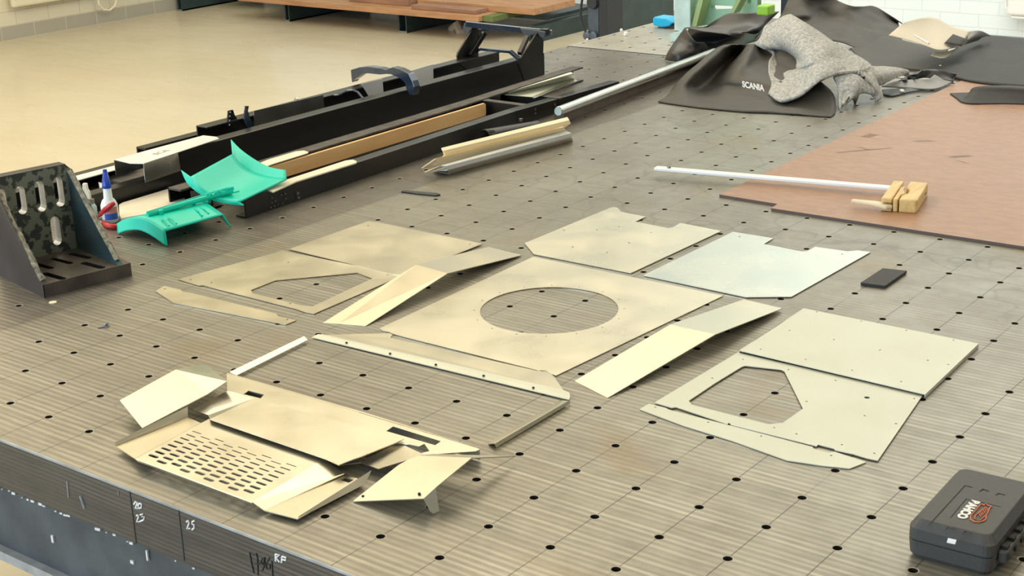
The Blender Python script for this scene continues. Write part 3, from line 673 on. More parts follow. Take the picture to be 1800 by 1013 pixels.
# right cheek
tR = top('cheek_panel', T(740, 845, 0), 'bent aluminium cheek panel with a pointed tab, right of the grille', 'metal panel')
panels('top_face', [(620, 881.5, .02), (745, 876.5, .27), (766, 857, .32), (829, 805, .40), (735, 801, .25), (716, 809, .2), (700, 818, .17)], [(0, 1, 2, 3, 4, 5, 6)], 'alu', parent=tR)
panels('pointed_tab', [(745, 876.5, .27), (766, 857.5, .32), (772.5, 899, .02), (762, 903.5, .0), (757.5, 900, .02)], [(0, 1, 2, 3, 4)], 'alu', parent=tR)
panels('rear_face', [(829, 805, .40), (735, 801, .25), (762, 798, .24), (830, 800, .25), (905, 802, .10)], [(0, 1, 2, 3, 4)], 'aluL', parent=tR)
for px, py, zz in ((638, 873, .06), (737, 868.5, .27)):
    MB().lathe(T(px, py, zz), [(0.02, -0.02), (0.02, 0.012)], seg=8).out('screw_hole', M['bore'], tR)
# small black rubber pad
sheet('rubber_pad', [(1513, 497), (1552, 471.5), (1594, 476), (1556, 502.5)], z=0.06, th=0.05, m='rubber', label='small black rubber pad lying alone right of the glossy sheet', cat='rubber pad')
# bits on the plate
tag(MB().lathe(T(93, 532, .0), [(0.075, 0.0), (0.075, 0.012)], seg=14).out('paper_disc', M['cream']), 'tiny pale round scrap in front of the slotted angle plate', 'scrap')
hk = MB().tube([T(172, 577, .01), T(182, 575, .01), T(187, 571, .05), T(191, 568, .03)], [.008, .014, .03, .012], 6)
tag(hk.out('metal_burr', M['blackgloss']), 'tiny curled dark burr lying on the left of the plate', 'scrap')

# =================================================================== RED BROWN BOARD AND CLAMP
bz = 0.06
ol = [T(1264.5, 342, bz)[:2], T(1366.5, 358.5, bz)[:2], T(1355.5, 366, bz)[:2], (16.38, -11.5), (32, -11.5), (32, 5.7)]
mb = MB(); slab(mb, ol, [], (0, 0, 0), (1, 0, 0), (0, 1, 0), (0, 0, 1), bz - 0.001, zf=lambda x, y: bz)
for i, f in enumerate(mb.f):
    if i >= len(mb.f) - len(ol): mb.mi[i] = 1
tbd = tag(mb.out('fibre_board', [M['copper'], M['board_edge']]), 'large reddish brown board lying flat under the wooden clamp', 'board')
c3 = lambda pts: [(1200 + x / 2.9967, y / 2.9967) for x, y in pts]
for pts, wd in [([(915, 715), (960, 722), (1010, 708), (1035, 712)], .05), ([(945, 722), (1060, 738)], .03), ([(1135, 733), (1220, 745), (1320, 742), (1180, 728)], .035), ([(1410, 830), (1460, 825), (1520, 820)], .05),
                ([(1440, 845), (1500, 860), (1575, 868)], .035), ([(815, 805), (950, 792), (1100, 780)], .03), ([(850, 765), (930, 775), (980, 790)], .03)]:
    P_ = [T(x, y, bz + .001) for x, y in c3(pts)]
    w_ = [wd * 2.2 * (0.4 + 0.8 * math.sin(math.pi * (k + .5) / len(P_))) for k in range(len(P_))]
    L_ = [p + Vector((0, ww, 0)) for p, ww in zip(P_, w_)]; R_ = [p - Vector((0, ww, 0)) for p, ww in zip(P_, w_)]
    n = len(P_); MB().add(L_ + R_, [(n + i, n + i + 1, i + 1, i) for i in range(n - 1)]).out('scuff_mark', M['stain'], tbd)

tC = top('bar_clamp', T(1590, 360, bz), 'wooden cam clamp with a long metal bar resting on the brown board', 'clamp')
# local frame: x along the bar (away from the head), y along the jaws
q0 = T(1548, 371, bz); q1 = T(1611, 376, bz)            # near face bottom, left to right
q2 = T(1646, 352, bz)
e1 = (q1 - q0); Lh = e1.length; e1.normalize(); e2 = (q2 - q1); Dh = e2.length; e2 = Vector((-e1.y, e1.x, 0)); e2 = -e2 if e2.dot(q2 - q1) < 0 else e2
HT = 0.30
def hp(u, v, z=0): return q0 + e1 * u + e2 * v + Vector((0, 0, z))
Dh = 1.55
def jaw(name, pts, z0, z1, m, bev=0.03):
    return MB().prism([hp(u, v, z0) for u, v in pts], (0, 0, z1 - z0)).out(name, M[m], tC, bevel=bev)
w_t = Lh
jaw('sliding_jaw', [(0.0, 0), (w_t * .30, 0), (w_t * .30, Dh * .62), (w_t * .30, Dh), (0.0, Dh - .05)], 0.0, 0.11, 'pine')
jaw('sliding_jaw_top', [(0.0, 0), (w_t * .30, 0), (w_t * .30, Dh * .62), (w_t * .30, Dh), (0.0, Dh - .05)], 0.19, HT, 'pine')
jaw('jaw_block', [(0.0, .55), (w_t * .30, .55), (w_t * .30, Dh), (0.0, Dh - .05)], 0.11, 0.19, 'pine', 0.0)
jaw('spring_lip', [(w_t * .33, 0), (w_t * .46, 0), (w_t * .46, .35), (w_t * .55, .5), (w_t * .50, .75), (w_t * .40, .95), (w_t * .33, 1.1)], 0.0, HT, 'pine')
jaw('fixed_jaw', [(w_t * .50, 0), (w_t * .96, 0), (w_t, .05), (w_t, Dh), (w_t * .48, Dh), (w_t * .48, 1.05), (w_t * .62, .85), (w_t * .62, .55), (w_t * .50, .32)], 0.0, HT, 'pine')
MB().prism([hp(w_t + .003, Dh * .68, .13), hp(w_t + .003, Dh * .84, .13), hp(w_t + .003, Dh * .84, .16), hp(w_t + .003, Dh * .68, .16)], e1 * 0.004).out('pin_slot', M['board_edge'], tC)
# cam lever
l0 = T(1497, 350, .24); l1 = hp(w_t * .20, .02, .15)
dL = (l1 - l0); dL.z = 0; dL.normalize(); nL = Vector((-dL.y, dL.x, 0))
MB().prism([l0 + nL * .05, l0 - nL * .05, l0 + dL * .55 - nL * .11, l1 - nL * .14, l1 + dL * .1, l1 + nL * .14, l0 + dL * .55 + nL * .10], (0, 0, -0.085)).out('cam_lever', M['palewood'], tC, bevel=0.03)
# bar
b0 = T(1152, 296, .2); b1_ = hp(w_t * .35, Dh * .86, .16)
dB = (b1_ - b0).normalized(); nB = Vector((-dB.y, dB.x, 0)).normalized()
MB().box((b0 + b1_) / 2, ((b1_ - b0).length, .22, .075), axes=(dB, nB, dB.cross(nB))).out('bar', M['white_metal'], tC, bevel=0.015)
MB().lathe(b0 + dB * .35 + Vector((0, 0, .05)), [(0.05, -0.02), (0.04, 0.03)], seg=10).out('bar_stop', M['steel'], tC)

# =================================================================== CHARCOAL CASE
tK = top('tool_case', (4.0, -5.35, 0), 'small charcoal plastic case with white and orange print, front right corner', 'tool case')
k0 = T(1591, 978, 0); kx = (T(1668, 846, .45) - T(1591, 936, .40)); kx.z = 0; kx.normalize(); ky = Vector((kx.y, -kx.x, 0)); kz = Vector((0, 0, 1))
KL, KW = 1.80, 1.07
k0 = k0 + Vector((0, 0, 0))
def kp(u, v, z): return k0 + kx * u + ky * v + kz * z
def rrect(u0, u1, v0, v1, r, z, n=5):
    pts = []
    for cx, cy, a0 in ((u1 - r, v1 - r, 0), (u0 + r, v1 - r, 90), (u0 + r, v0 + r, 180), (u1 - r, v0 + r, 270)):
        for k in range(n):
            a = math.radians(a0 + 90 * k / (n - 1)); pts.append(kp(cx + r * math.cos(a), cy + r * math.sin(a), z))
    return pts
def stack(name, layers, m, parent, **k):
    mb = MB(); n = len(layers[0])
    for l in layers: mb.v += [tuple(p) for p in l]
    for i in range(len(layers) - 1):
        for j in range(n): mb.f.append((i * n + (j + 1) % n, i * n + j, (i + 1) * n + j, (i + 1) * n + (j + 1) % n))
    mb.f.append(tuple(range(n))); mb.f.append(tuple(reversed(range((len(layers) - 1) * n, len(layers) * n))))
    return mb.out(name, m, parent, **k)
def RL(ins, z, r=0.12): return rrect(ins, KL - ins, ins, KW - ins, r, z)
stack('case_bottom', [RL(.05, 0), RL(.015, .06), RL(0, .24), RL(.02, .25)], M['box'], tK)
stack('case_lid', [RL(.02, .25), RL(0, .262), RL(0, .41, .13), RL(.015, .43, .13), RL(.075, .515, .11), RL(.09, .52, .11)], M['box'], tK)
lt = 0.523
ck = lambda x, y, z=0.523: T(1580 + x / 5.536, 830 + y / 5.536, z)
def groove(pts, w=.007):
    for i in range(len(pts) - 1):
        A_, B_ = ck(*pts[i]), ck(*pts[i + 1]); d = (B_ - A_).normalized(); n = Vector((-d.y, d.x, 0)) * w
        MB().add([A_ - n - d * w, A_ + n - d * w, B_ + n + d * w, B_ - n + d * w], [(0, 3, 2, 1)]).out('lid_groove', M['boxdark'], tK)
groove([(290, 518), (645, 130)]); groove([(645, 130), (712, 148)]); groove([(505, 440), (655, 262)], .005); groove([(655, 262), (990, 337)], .005)
for g_ in ([(455, 560), (480, 540), (540, 553)], [(620, 605), (645, 582), (705, 600)], [(788, 188), (820, 168), (872, 184)], [(948, 222), (975, 208), (1027, 222)]): groove(g_, .010)
wc = (ck(745, 300) + ck(600, 432)) / 2
text('lid_lettering', 'BAHCO', .155, wc + kz * .003, -kx, ky, kz, .008, 'lettering', tK, bold=0.008)
def fin(pts, w): MB().tube([ck(x, y, lt + .004) for x, y in pts], w, 6).out('lid_emblem', M['orange'], tK)
fin([(800, 312), (745, 375), (700, 425), (698, 460), (735, 485), (785, 488), (830, 475), (850, 455), (848, 425), (870, 385), (885, 350), (905, 335), (865, 325), (845, 310), (830, 325), (800, 312)], .009)
fin([(845, 345), (790, 385), (745, 425), (738, 455), (790, 470), (840, 430)], .007)
for q in range(6): fin([(775 + q * 15, 395 - q * 9), (800 + q * 13, 440 - q * 13)], .006)
MB().prism([ck(465, 690, .46), ck(478, 650, .505), ck(562, 668, .505), ck(548, 708, .46)], (0, 0, .012)).out('white_sticker', M['lettering'], tK, bevel=.006)
hn = MB()
hn.prism([kp(.18, KW, .13), kp(1.62, KW, .13), kp(1.60, KW + .11, .13), kp(.20, KW + .11, .13)], (0, 0, .17))
hnd = hn.out('handle', M['box'], tK, bevel=.03)
rc_ = MB()
for u in (.30, .55, .80, 1.05, 1.3): rc_.box(kp(u, KW + .06, .315), (.10, .07, .05), math.atan2(kx.y, kx.x)); rc_.box(kp(u - .05, KW + .115, .22), (.07, .03, .06), math.atan2(kx.y, kx.x))
rc_.out('latch_recess', M['boxdark'], hnd)

# =================================================================== SLOTTED ANGLE PLATE (left)
tBr = top('angle_plate', T(110, 480, 0), 'heavy slotted cast angle plate with flaking green paint, far left', 'angle plate')
bC = T(80, 524, 0); ba = Vector((0.98262, -0.18561, 0)); bb = Vector((0.18561, 0.98262, 0))
BWd, BDp, BH, BT = 1.87, 2.05, 2.06, 0.27
def bp(u, v, z=0): return bC + ba * u + bb * v + Vector((0, 0, z))
def slot_uv(u0, v0, u1, v1, r, n=6):
    """rounded slot between two 2-d centres"""
    d = Vector((u1 - u0, v1 - v0)); L_ = d.length; d = d / L_; nn = Vector((-d.y, d.x)); out = []
    for c, s in ((Vector((u1, v1)), 1), (Vector((u0, v0)), -1)):
        for k in range(n):
            a = -math.pi / 2 + math.pi * k / (n - 1); out.append(tuple(c + d * (s * r * math.cos(a)) + nn * (s * r * math.sin(a))))
    return out
# base: slots measured on its top face
def uvb(px, py): 
    w_ = T(px, py, BT) - bC; return (w_.dot(ba), w_.dot(bb))
k4 = lambda x, y: (x / 4.05, 280 + y / 4.05)
bs = []
for (p, q, r) in (((250, 745), (360, 775), .065), ((380, 710), (500, 740), .065), ((510, 675), (630, 702), .065), ((600, 740), (725, 772), .075), ((320, 815), (445, 850), .075)):
    a_ = uvb(*k4(*p)); b_ = uvb(*k4(*q)); bs.append(slot_uv(a_[0], a_[1], b_[0], b_[1], r))
mb = MB(); slab(mb, [(0, 0), (BWd, 0), (BWd, BDp), (0, BDp)], bs, bp(0, 0, BT), ba, bb, (0, 0, 1), BT, mi_in=1)
mb.out('base', [M['cast'], M['boxdark']], tBr, bevel=0.02)
# upright wall
WV = 1.78; wn = bb
def uvw(px, py):
    p = PL(px, py, bp(0, WV), wn); return ((p - bC).dot(ba), p.z)
ws_ = []
for (p, q) in (((10, 225), (18, 395)), ((145, 205), (160, 380)), ((278, 170), (300, 360)), ((412, 140), (430, 325)), ((120, 490), (128, 640)), ((390, 420), (408, 600))):
    a_ = uvw(*k4(*p)); b_ = uvw(*k4(*q)); u = (a_[0] + b_[0]) / 2; r = .098
    ws_.append([(u + x, z) for x, z in slot_uv(0, b_[1] + r * .6, 0, a_[1] - r * .6, r)])
mb = MB(); slab(mb, [(0, BT - .01), (BWd - .22, BT - .01), (BWd - .22, BH - .08), (BWd - .30, BH), (0, BH)], ws_, bp(0, WV), ba, (0, 0, 1), -bb, BDp - WV, mi_in=1)
uw = mb.out('upright_wall', [M['greenpaint'], M['slot']], tBr)
MB().prism([bp(0, WV - .005, BH + .001), bp(BWd - .30, WV - .005, BH + .001), bp(BWd - .30, BDp + .005, BH + .001), bp(0, BDp + .005, BH + .001)], (0, 0, .01)).out('machined_top', M['castside'], uw)
def gusset(name, u0, u1, m, edge_m):
    prof = [(0.02, BT - .01), (0.12, BT + .06), (WV + .02, BH - .12), (WV + .02, BT - .01)]
    MB().prism([bp(u0, v, z) for v, z in prof], ba * (u1 - u0)).out(name, M[m], tBr)
    e = MB(); n = 26; mid = []
    for k in range(n + 1):
        t_ = k / n; v = 0.12 + (WV - .08) * t_; z = BT + .06 + (BH - .18 - BT) * t_
        j = random.uniform(-.018, .018); mid.append([(bp(u0 - .004, v + j * .5 - .01, z + .004 + j)), (bp((u0 + u1) / 2, v - .02, z + .03 + j)), (bp(u1 + .004, v + j - .01, z + .004 - j))])
    vs = [p for r_ in mid for p in r_]
    fs = [(3 * i + c, 3 * i + c + 1, 3 * i + c + 4, 3 * i + c + 3) for i in range(n) for c in (0, 1)]
    fs = [tuple(reversed(f)) for f in fs]
    link(name + '_edge', vs, fs, M['edgepaint'], tBr)
gusset('left_gusset', -.02, .10, 'castside', 'edgepaint')
gusset('right_gusset', BWd - .28, BWd - .16, 'bluepaint', 'edgepaint')
MB().prism([bp(-.022, 0, 0), bp(-.022, BDp, 0), bp(-.022, BDp, BH), bp(-.022, WV, BH), bp(-.022, .13, BT + .05), bp(-.022, 0, BT)], ba * .01).out('machined_side', M['castside'], tBr)

# =================================================================== BLACK FRAMES
def channel(mb, p, q, h, fl, side, t_=0.045, z0=0.0, lip_top=True, lip_bot=True, h2=None, mi_top=0):
    """C rail from p to q (xy), web on the outside, flanges pointing to side (+1 = +y)"""
    p = Vector((p[0], p[1], 0)); q = Vector((q[0], q[1], 0)); d = (q - p).normalized(); n = Vector((-d.y, d.x, 0)) * side
    h2 = h2 or h
    def seg(a0, a1, z_0, z_1, z_0b, z_1b, mi=0):
        vs = [p + n * a0 + Vector((0, 0, z_0)), p + n * a1 + Vector((0, 0, z_0)), p + n * a1 + Vector((0, 0, z_1)), p + n * a0 + Vector((0, 0, z_1)),
              q + n * a0 + Vector((0, 0, z_0b)), q + n * a1 + Vector((0, 0, z_0b)), q + n * a1 + Vector((0, 0, z_1b)), q + n * a0 + Vector((0, 0, z_1b))]
        f = [(0, 1, 2, 3), (7, 6, 5, 4), (0, 4, 5, 1), (1, 5, 6, 2), (2, 6, 7, 3), (3, 7, 4, 0)]
        if side < 0: f = [tuple(reversed(x)) for x in f]
        mb.add(vs, f, mi)
    seg(0, t_, z0, z0 + h, z0, z0 + h2)
    if lip_top: seg(t_ * .9, fl, z0 + h - t_, z0 + h, z0 + h2 - t_, z0 + h2, mi_top)
    if lip_bot: seg(t_ * .9, fl, z0, z0 + t_, z0, z0 + t_)
tF1 = top('ladder_frame', (17.5, 14.8, 0), 'long low black ladder frame nearest the flat sheets, holding an orange board', 'model frame')
mb = MB(); channel(mb, (9.50, 13.64), (20.0, 13.93), .45, .34, 1); mb.out('near_rail', [M['black'], M['dusty']], tF1, bevel=.012)
mb = MB(); channel(mb, (20.0, 13.93), (25.3, 14.02), .45, .34, 1, h2=.34); mb.out('near_rail_tip', [M['black'], M['dusty']], tF1, bevel=.012)
mb = MB(); channel(mb, (9.3, 16.02), (20.0, 16.12), .45, .44, -1, mi_top=1); mb.out('far_rail', [M['black'], M['dusty']], tF1)
mb = MB(); channel(mb, (20.0, 16.12), (26.2, 16.42), .45, .42, -1, mi_top=1); mb.out('far_rail_tip', [M['black'], M['dusty']], tF1)
for x in (20.7, 22.0, 10.4):
    mb = MB(); channel(mb, (x, 13.95), (x, 16.05), .40, .28, -1, z0=.02, mi_top=1); mb.out('cross_member', [M['black'], M['dusty']], tF1)
hs = MB()
c4 = lambda pts: [(400 + x / 3.913, 180 + y / 3.913) for x, y in pts]
for px, py in c4([(297, 724), (322, 714), (346, 703), (375, 697), (305, 688), (327, 678), (304, 657), (370, 637), (397, 630), (402, 662)]):
    hs.lathe(PY(px, py, 13.655 - .012), [(.018, -.01), (.018, .012)], axis=(0, -1, 0), seg=7)
hs.out('rivet_row', M['steel'], tF1)
for px, py in c4([(480, 625), (485, 655)]) + [(940, 192), (940, 199), (975, 184)]:
    yy = 13.68 if px < 600 else 14.0 - .02
    MB().lathe(PY(px, py, yy - .02), [(.035, -.03), (.035, .03)], axis=(0, -1, 0), seg=8).out('bolt_head', M['steel'], tF1)

# orange board inside frame 1
tag(MB().prism([(11.5, 15.50, .05), (20.45, 15.50, .05), (20.5, 15.50, .10), (20.5, 15.50, .38), (20.45, 15.50, .42), (11.5, 15.50, .42)], (0, -.09, 0)).out('wood_board', M['beech'], bevel=.01), 'long orange wooden board leaning inside the low ladder frame', 'board')
def stick(pts, z, th, label, m='cream', g=None):
    P_ = [T(x, y, z) for x, y in pts]
    return tag(MB().prism(P_, (0, 0, -th)).out('wood_stick', M[m]), label, 'stick', g)
stick([(430, 298), (470, 281), (520, 266), (534, 264.5), (542, 267), (541, 269), (480, 288), (445, 301)], .475, .02, 'cream flat stick with rounded end on the far rail behind the turquoise fender')
stick([(470, 334), (500, 317), (608, 282), (620, 280.5), (627, 283.5), (626, 286), (520, 319), (480, 337)], .48, .03, 'cream flat stick with rounded end on the near black rail')
tag(MB().prism([T(*p) for p in [(209, 360, .10), (216, 356, .10), (322, 324, .10), (330, 330, .10), (324, 350, .10), (256, 376, .10), (213, 384, .10), (210, 378, .10)]], (0, 0, -.06)).out('thin_board', M['cream']), 'pale thin board lying between glue bottle and turquoise fender', 'board')
MBx = MB(); channel(MBx, (9.6, 14.9), (9.6, 15.6), .36, .3, -1); MBx.out('cross_member', [M['black'], M['dusty']], tF1)

# frame 2 : taller
tF2 = top('tall_frame', (18, 18.3, 0), 'tall black frame with an upright end portal, standing along the plate edge', 'model frame')
mb = MB(); channel(mb, (10.35, 17.42), (26.1, 17.42), .80, .42, 1); mb.out('near_rail', M['black'], tF2, bevel=.015)
mb = MB(); channel(mb, (13.1, 19.30), (26.1, 19.30), .80, .42, -1); mb.out('far_rail', M['black'], tF2, bevel=.015)
mb = MB(); channel(mb, (7.6, 17.12), (10.6, 17.12), .42, .36, 1); mb.out('low_near_rail', M['black'], tF2)
mb = MB(); channel(mb, (7.2, 19.30), (10.9, 19.30), .40, .36, -1); mb.out('low_far_rail', M['black'], tF2)
mb = MB(); channel(mb, (11.6, 19.95), (14.6, 19.95), .46, .36, -1); mb.out('far_side_rail', M['black'], tF2)
# inner floor box visible left
MB().lbox(9.6, 12.2, 17.7, 18.9, .0, .22).out('inner_tray', M['dusty'], tF2, bevel=.02)
# portal uprights
cu_ = lambda pts: [(780 + x / 5.627, 20 + y / 5.627) for x, y in pts]
nearp = [PY(px, py, 17.40) for px, py in cu_([(735, 520), (750, 485), (930, 205), (990, 285), (982, 540), (962, 552), (957, 650), (800, 690)])]
MB().prism(nearp, (0, .07, 0)).out('portal_cheek', M['black'], tF2, bevel=.01)
farp = [PY(px, py, 19.30) for px, py in cu_([(120, 440), (130, 405), (290, 140), (340, 190), (330, 360), (322, 570), (240, 600), (140, 520)])]
MB().prism(farp, (0, -.07, 0)).out('portal_cheek', M['black'], tF2, bevel=.01)
def beam(name, path, r, m, parent, sq=None):
    mb = MB()
    for i in range(len(path) - 1):
        a_, b_ = Vector(path[i]), Vector(path[i + 1]); d = (b_ - a_).normalized(); up = Vector((0, 0, 1)) if abs(d.z) < .9 else Vector((1, 0, 0))
        s_ = d.cross(up).normalized(); u_ = s_.cross(d)
        mb.box((a_ + b_) / 2, ((b_ - a_).length + (r if i else 0), sq or r * 2, r * 2), axes=(d, s_, u_))
    return mb.out(name, M[m], parent, bevel=.012)
xp = (nearp[2].x + farp[2].x) / 2
zt_ = (nearp[2].z + farp[2].z) / 2 - .02
topN = PY(*cu_([(985, 205)])[0], 17.30); topF = PY(*cu_([(215, 125)])[0], 19.45)
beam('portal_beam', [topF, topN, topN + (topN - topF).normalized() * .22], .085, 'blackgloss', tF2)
beam('portal_beam_foot', [topN + Vector((0, -.2, 0)), topN + Vector((0, .05, 0))], .11, 'black', tF2)
for p_, y_ in ((cu_([(200, 120), (470, 150), (470, 185), (430, 192), (345, 185), (290, 140), (215, 235), (185, 180)]), 19.15), (cu_([(755, 168), (950, 195), (1000, 205), (990, 270), (950, 245), (925, 205), (885, 240), (800, 235), (760, 180)]), 17.62)):
    x_ = (topN.x + topF.x) / 2 - .12
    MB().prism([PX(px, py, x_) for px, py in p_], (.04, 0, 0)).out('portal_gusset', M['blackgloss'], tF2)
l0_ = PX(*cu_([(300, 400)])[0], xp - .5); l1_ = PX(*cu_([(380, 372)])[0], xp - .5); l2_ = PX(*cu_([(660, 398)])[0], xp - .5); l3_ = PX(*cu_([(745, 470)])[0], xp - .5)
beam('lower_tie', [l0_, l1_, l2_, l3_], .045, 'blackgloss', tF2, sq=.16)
for a_, b_ in (((405, 210), (260, 440)), ((830, 250), (750, 420))):
    x_ = xp - .25; beam('inner_strut', [PX(*cu_([a_])[0], x_), PX(*cu_([b_])[0], x_ - .6)], .07, 'black', tF2)
# arched yoke
cy_ = lambda pts: [(590 + x / 7.235, 90 + y / 7.235) for x, y in pts]
yo_t = cy_([(190, 240), (300, 205), (400, 195), (560, 215), (640, 240), (720, 205), (800, 225), (930, 290), (975, 380), (1000, 455), (985, 560)])
yo_b = cy_([(205, 400), (225, 370), (330, 290), (400, 282), (560, 298), (640, 290), (700, 295), (810, 340), (880, 410), (900, 500), (940, 560)])
yt = [PX(px, py, 19.35) for px, py in yo_t]; yb = [PX(px, py, 19.35) for px, py in yo_b]
n = len(yt); vs = yt + yb + [p + Vector((.26, 0, 0)) for p in yt] + [p + Vector((.26, 0, 0)) for p in yb]
fs = []
for i in range(n - 1):
    fs += [(i, i + 1, n + i + 1, n + i), (2 * n + i + 1, 2 * n + i, 3 * n + i, 3 * n + i + 1), (i + 1, i, 2 * n + i, 2 * n + i + 1), (n + i, n + i + 1, 3 * n + i + 1, 3 * n + i)]
fs += [(0, n, 3 * n, 2 * n), (n - 1, 3 * n - 1, 4 * n - 1, 2 * n - 1)]
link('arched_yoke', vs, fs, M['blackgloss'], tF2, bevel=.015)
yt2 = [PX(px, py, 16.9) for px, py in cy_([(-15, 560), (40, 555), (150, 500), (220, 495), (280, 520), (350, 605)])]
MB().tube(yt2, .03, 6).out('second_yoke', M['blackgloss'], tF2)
# curved ear brackets
ce = lambda pts: [(370 + x / 6.667, 150 + y / 6.667) for x, y in pts]
MB().prism([PY(px, py, 18.9) for px, py in ce([(215, 300), (265, 288), (285, 350), (340, 430), (400, 490), (470, 520), (330, 545), (200, 480)])], (0, .05, 0)).out('ear_bracket', M['black'], tF2)
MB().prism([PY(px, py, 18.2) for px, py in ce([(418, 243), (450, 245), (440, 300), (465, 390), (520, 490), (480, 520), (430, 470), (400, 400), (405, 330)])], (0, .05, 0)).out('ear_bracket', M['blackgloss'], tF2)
ho = MB()
for x, y in ((230, 315), (225, 362), (222, 412), (222, 462)): ho.lathe(PY(*ce([(x, y)])[0], 18.9), [(.022, -.005), (.022, .006)], axis=(0, -1, 0), seg=7)
ho.out('bracket_hole', M['white'], tF2)

# aluminium plates inside the tall frame
def vplate(name, pts, y, m, label, th=.02, cat='metal sheet'):
    return tag(MB().prism([PY(px, py, y) for px, py in pts], (0, th, 0)).out(name, M[m]), label, cat)
vplate('metal_sheet', ce([(510, 300), (960, 195), (1320, 110), (1335, 280), (860, 420), (515, 500)]), 18.82, 'silver', 'bright aluminium sheet standing inside the tall frame, left one of three')
vplate('metal_sheet', cy_([(330, 420), (595, 350), (612, 560), (440, 600)]), 18.82, 'white_metal', 'small pale sheet standing in the tall frame beside the arched yoke')
vplate('metal_sheet', cy_([(880, 270), (1240, 165), (1245, 390), (960, 480)]), 18.82, 'white_metal', 'pale sheet standing in the tall frame between yoke and end portal')
rl = MB().lathe(T(520, 175.5, .86), [(.06, -.02), (.06, .05)], axis=(1, 0, .0), seg=10); rl.out('rolled_corner', M['silver'], tF2)

# saddle
cs = lambda pts: [(100 + x / 5, 220 + y / 5) for x, y in pts]
tSd = top('saddle_cover', T(300, 290, 0), 'bent aluminium cover straddling the low front of the tall frame', 'cover')
sz = .90
tv = [(*p, sz) for p in cs([(500, 302), (780, 225), (1285, 90), (1400, 102), (1425, 118), (1062, 238), (762, 337)])]
panels('top_face', tv + [(245, 300, .78), (228, 287, .86)], [(0, 1, 2, 3, 4, 5, 6, 8)], 'white_metal', parent=tSd)
A = T(*tv[6]); B = T(*tv[5]); 
A2 = PL(256, 325, A, (0, 1, 0)); B2 = PL(318.5, 306, B, (0, 1, 0)); A2.z = max(A2.z, .43); B2.z = max(B2.z, .43)
link('front_face', [A, B, B2, A2], [(3, 2, 1, 0)], M['silver'], tSd, solid=.015)
text('stamped_letters', 'SCA', .26, T(283, 268, sz + .004), (B - A).normalized(), Vector((-(B - A).normalized().y, (B - A).normalized().x, 0)), (0, 0, 1), .01, 'silver', tSd)
D = T(*tv[0]); 
link('rear_face', [D, T(*tv[2]), T(*tv[2]) - Vector((0, 0, .4)), D - Vector((0, 0, .4))], [(0, 1, 2, 3)], M['silver'], tSd, solid=.015)
ws2 = MB().prism([T(*p) for p in [(127, 321, .40), (242, 289, .40), (236, 283, .40), (128, 312, .40)]], (0, 0, .02)).out('flat_bar', M['white_metal'])
tag(ws2, 'narrow bright metal bar lying on the rail behind the blue capped bottle', 'bar')
tag(MB().prism([T(*p) for p in [(173, 320, .30), (212, 331.5, .06), (200, 340, .06), (177, 341, .06)]], (0, 0, -.015)).out('paper_scrap', M['white']), 'small white triangular paper scrap behind the glue bottle', 'scrap')

# =================================================================== TURQUOISE FENDERS
def gridmesh(name, rows, m, n=4, parent=None, th=.035, offs=0):
    rr = dense([[T(*p) for p in r] for r in rows], n); nr, nc = len(rr), len(rr[0])
    vs = [p for r in rr for p in r]; fs = [(i * nc + j, i * nc + j + 1, (i + 1) * nc + j + 1, (i + 1) * nc + j) for i in range(nr - 1) for j in range(nc - 1)]
    return link(name, vs, fs, M[m], parent, smooth=True, solid=th, offs=offs)
cg = lambda x, y, z: (180 + x / 4.606, 220 + y / 4.606, z)
tGa = top('fender', T(410, 350, 0), 'turquoise plastic fender lying open side up across the black rail', 'fender')
nearr = [cg(715, 420, .92), cg(765, 510, .74), cg(860, 575, .58), cg(985, 612, .48), cg(1105, 625, .47)]
farr = [cg(1055, 235, 1.06), cg(1105, 310, .88), cg(1195, 372, .72), cg(1330, 420, .62), cg(1490, 440, .60)]
midr = [tuple((a_ * .5 + b_ * .5) for a_, b_ in zip(p, q)) for p, q in zip(nearr, farr)]
gridmesh('shell', [nearr, midr, farr], 'teal', parent=tGa)
frim = [cg(1040, 120, 1.24), cg(1120, 200, 1.08), cg(1240, 285, .90), cg(1360, 345, .78), cg(1485, 368, .74)]
gridmesh('far_lip', [farr, [tuple(a_ * .45 + b_ * .55 for a_, b_ in zip(p, q)) for p, q in zip(farr, frim)], frim], 'teal', parent=tGa)
nrim = [cg(640, 365, .98), cg(690, 470, .78), cg(800, 560, .60), cg(950, 625, .44), cg(1145, 650, .40)]
gridmesh('near_lip', [nearr, [tuple(a_ * .5 + b_ * .5 for a_, b_ in zip(p, q)) for p, q in zip(nearr, nrim)], nrim], 'teal', parent=tGa)
tGb = top('fender', T(300, 400, 0), 'turquoise plastic fender lying arched side up in front of the glue bottle', 'fender')
na = [cg(120, 800, .16), cg(200, 762, .34), cg(300, 752, .44), cg(400, 785, .42), cg(505, 858, .33)]
fa = [cg(700, 640, .20), cg(760, 625, .42), cg(830, 632, .47), cg(900, 675, .42), cg(975, 728, .33)]
mi_ = [tuple((a_ * .5 + b_ * .5) for a_, b_ in zip(p, q)) for p, q in zip(na, fa)]
gridmesh('shell', [na, mi_, fa], 'teal', parent=tGb)
nl = [cg(130, 880, .02), cg(200, 855, .14), cg(300, 852, .20), cg(400, 895, .14), cg(522, 980, .015)]
gridmesh('near_lip', [na, [tuple(a_ * .5 + b_ * .5 for a_, b_ in zip(p, q)) for p, q in zip(na, nl)], nl], 'teal', parent=tGb)
fl_ = [cg(700, 650, .1), cg(800, 650, .30), cg(890, 690, .28), cg(960, 745, .2), cg(1038, 825, .015)]
gridmesh('far_lip', [fa, [tuple(a_ * .5 + b_ * .5 for a_, b_ in zip(p, q)) for p, q in zip(fa, fl_)], fl_], 'teal', parent=tGb)
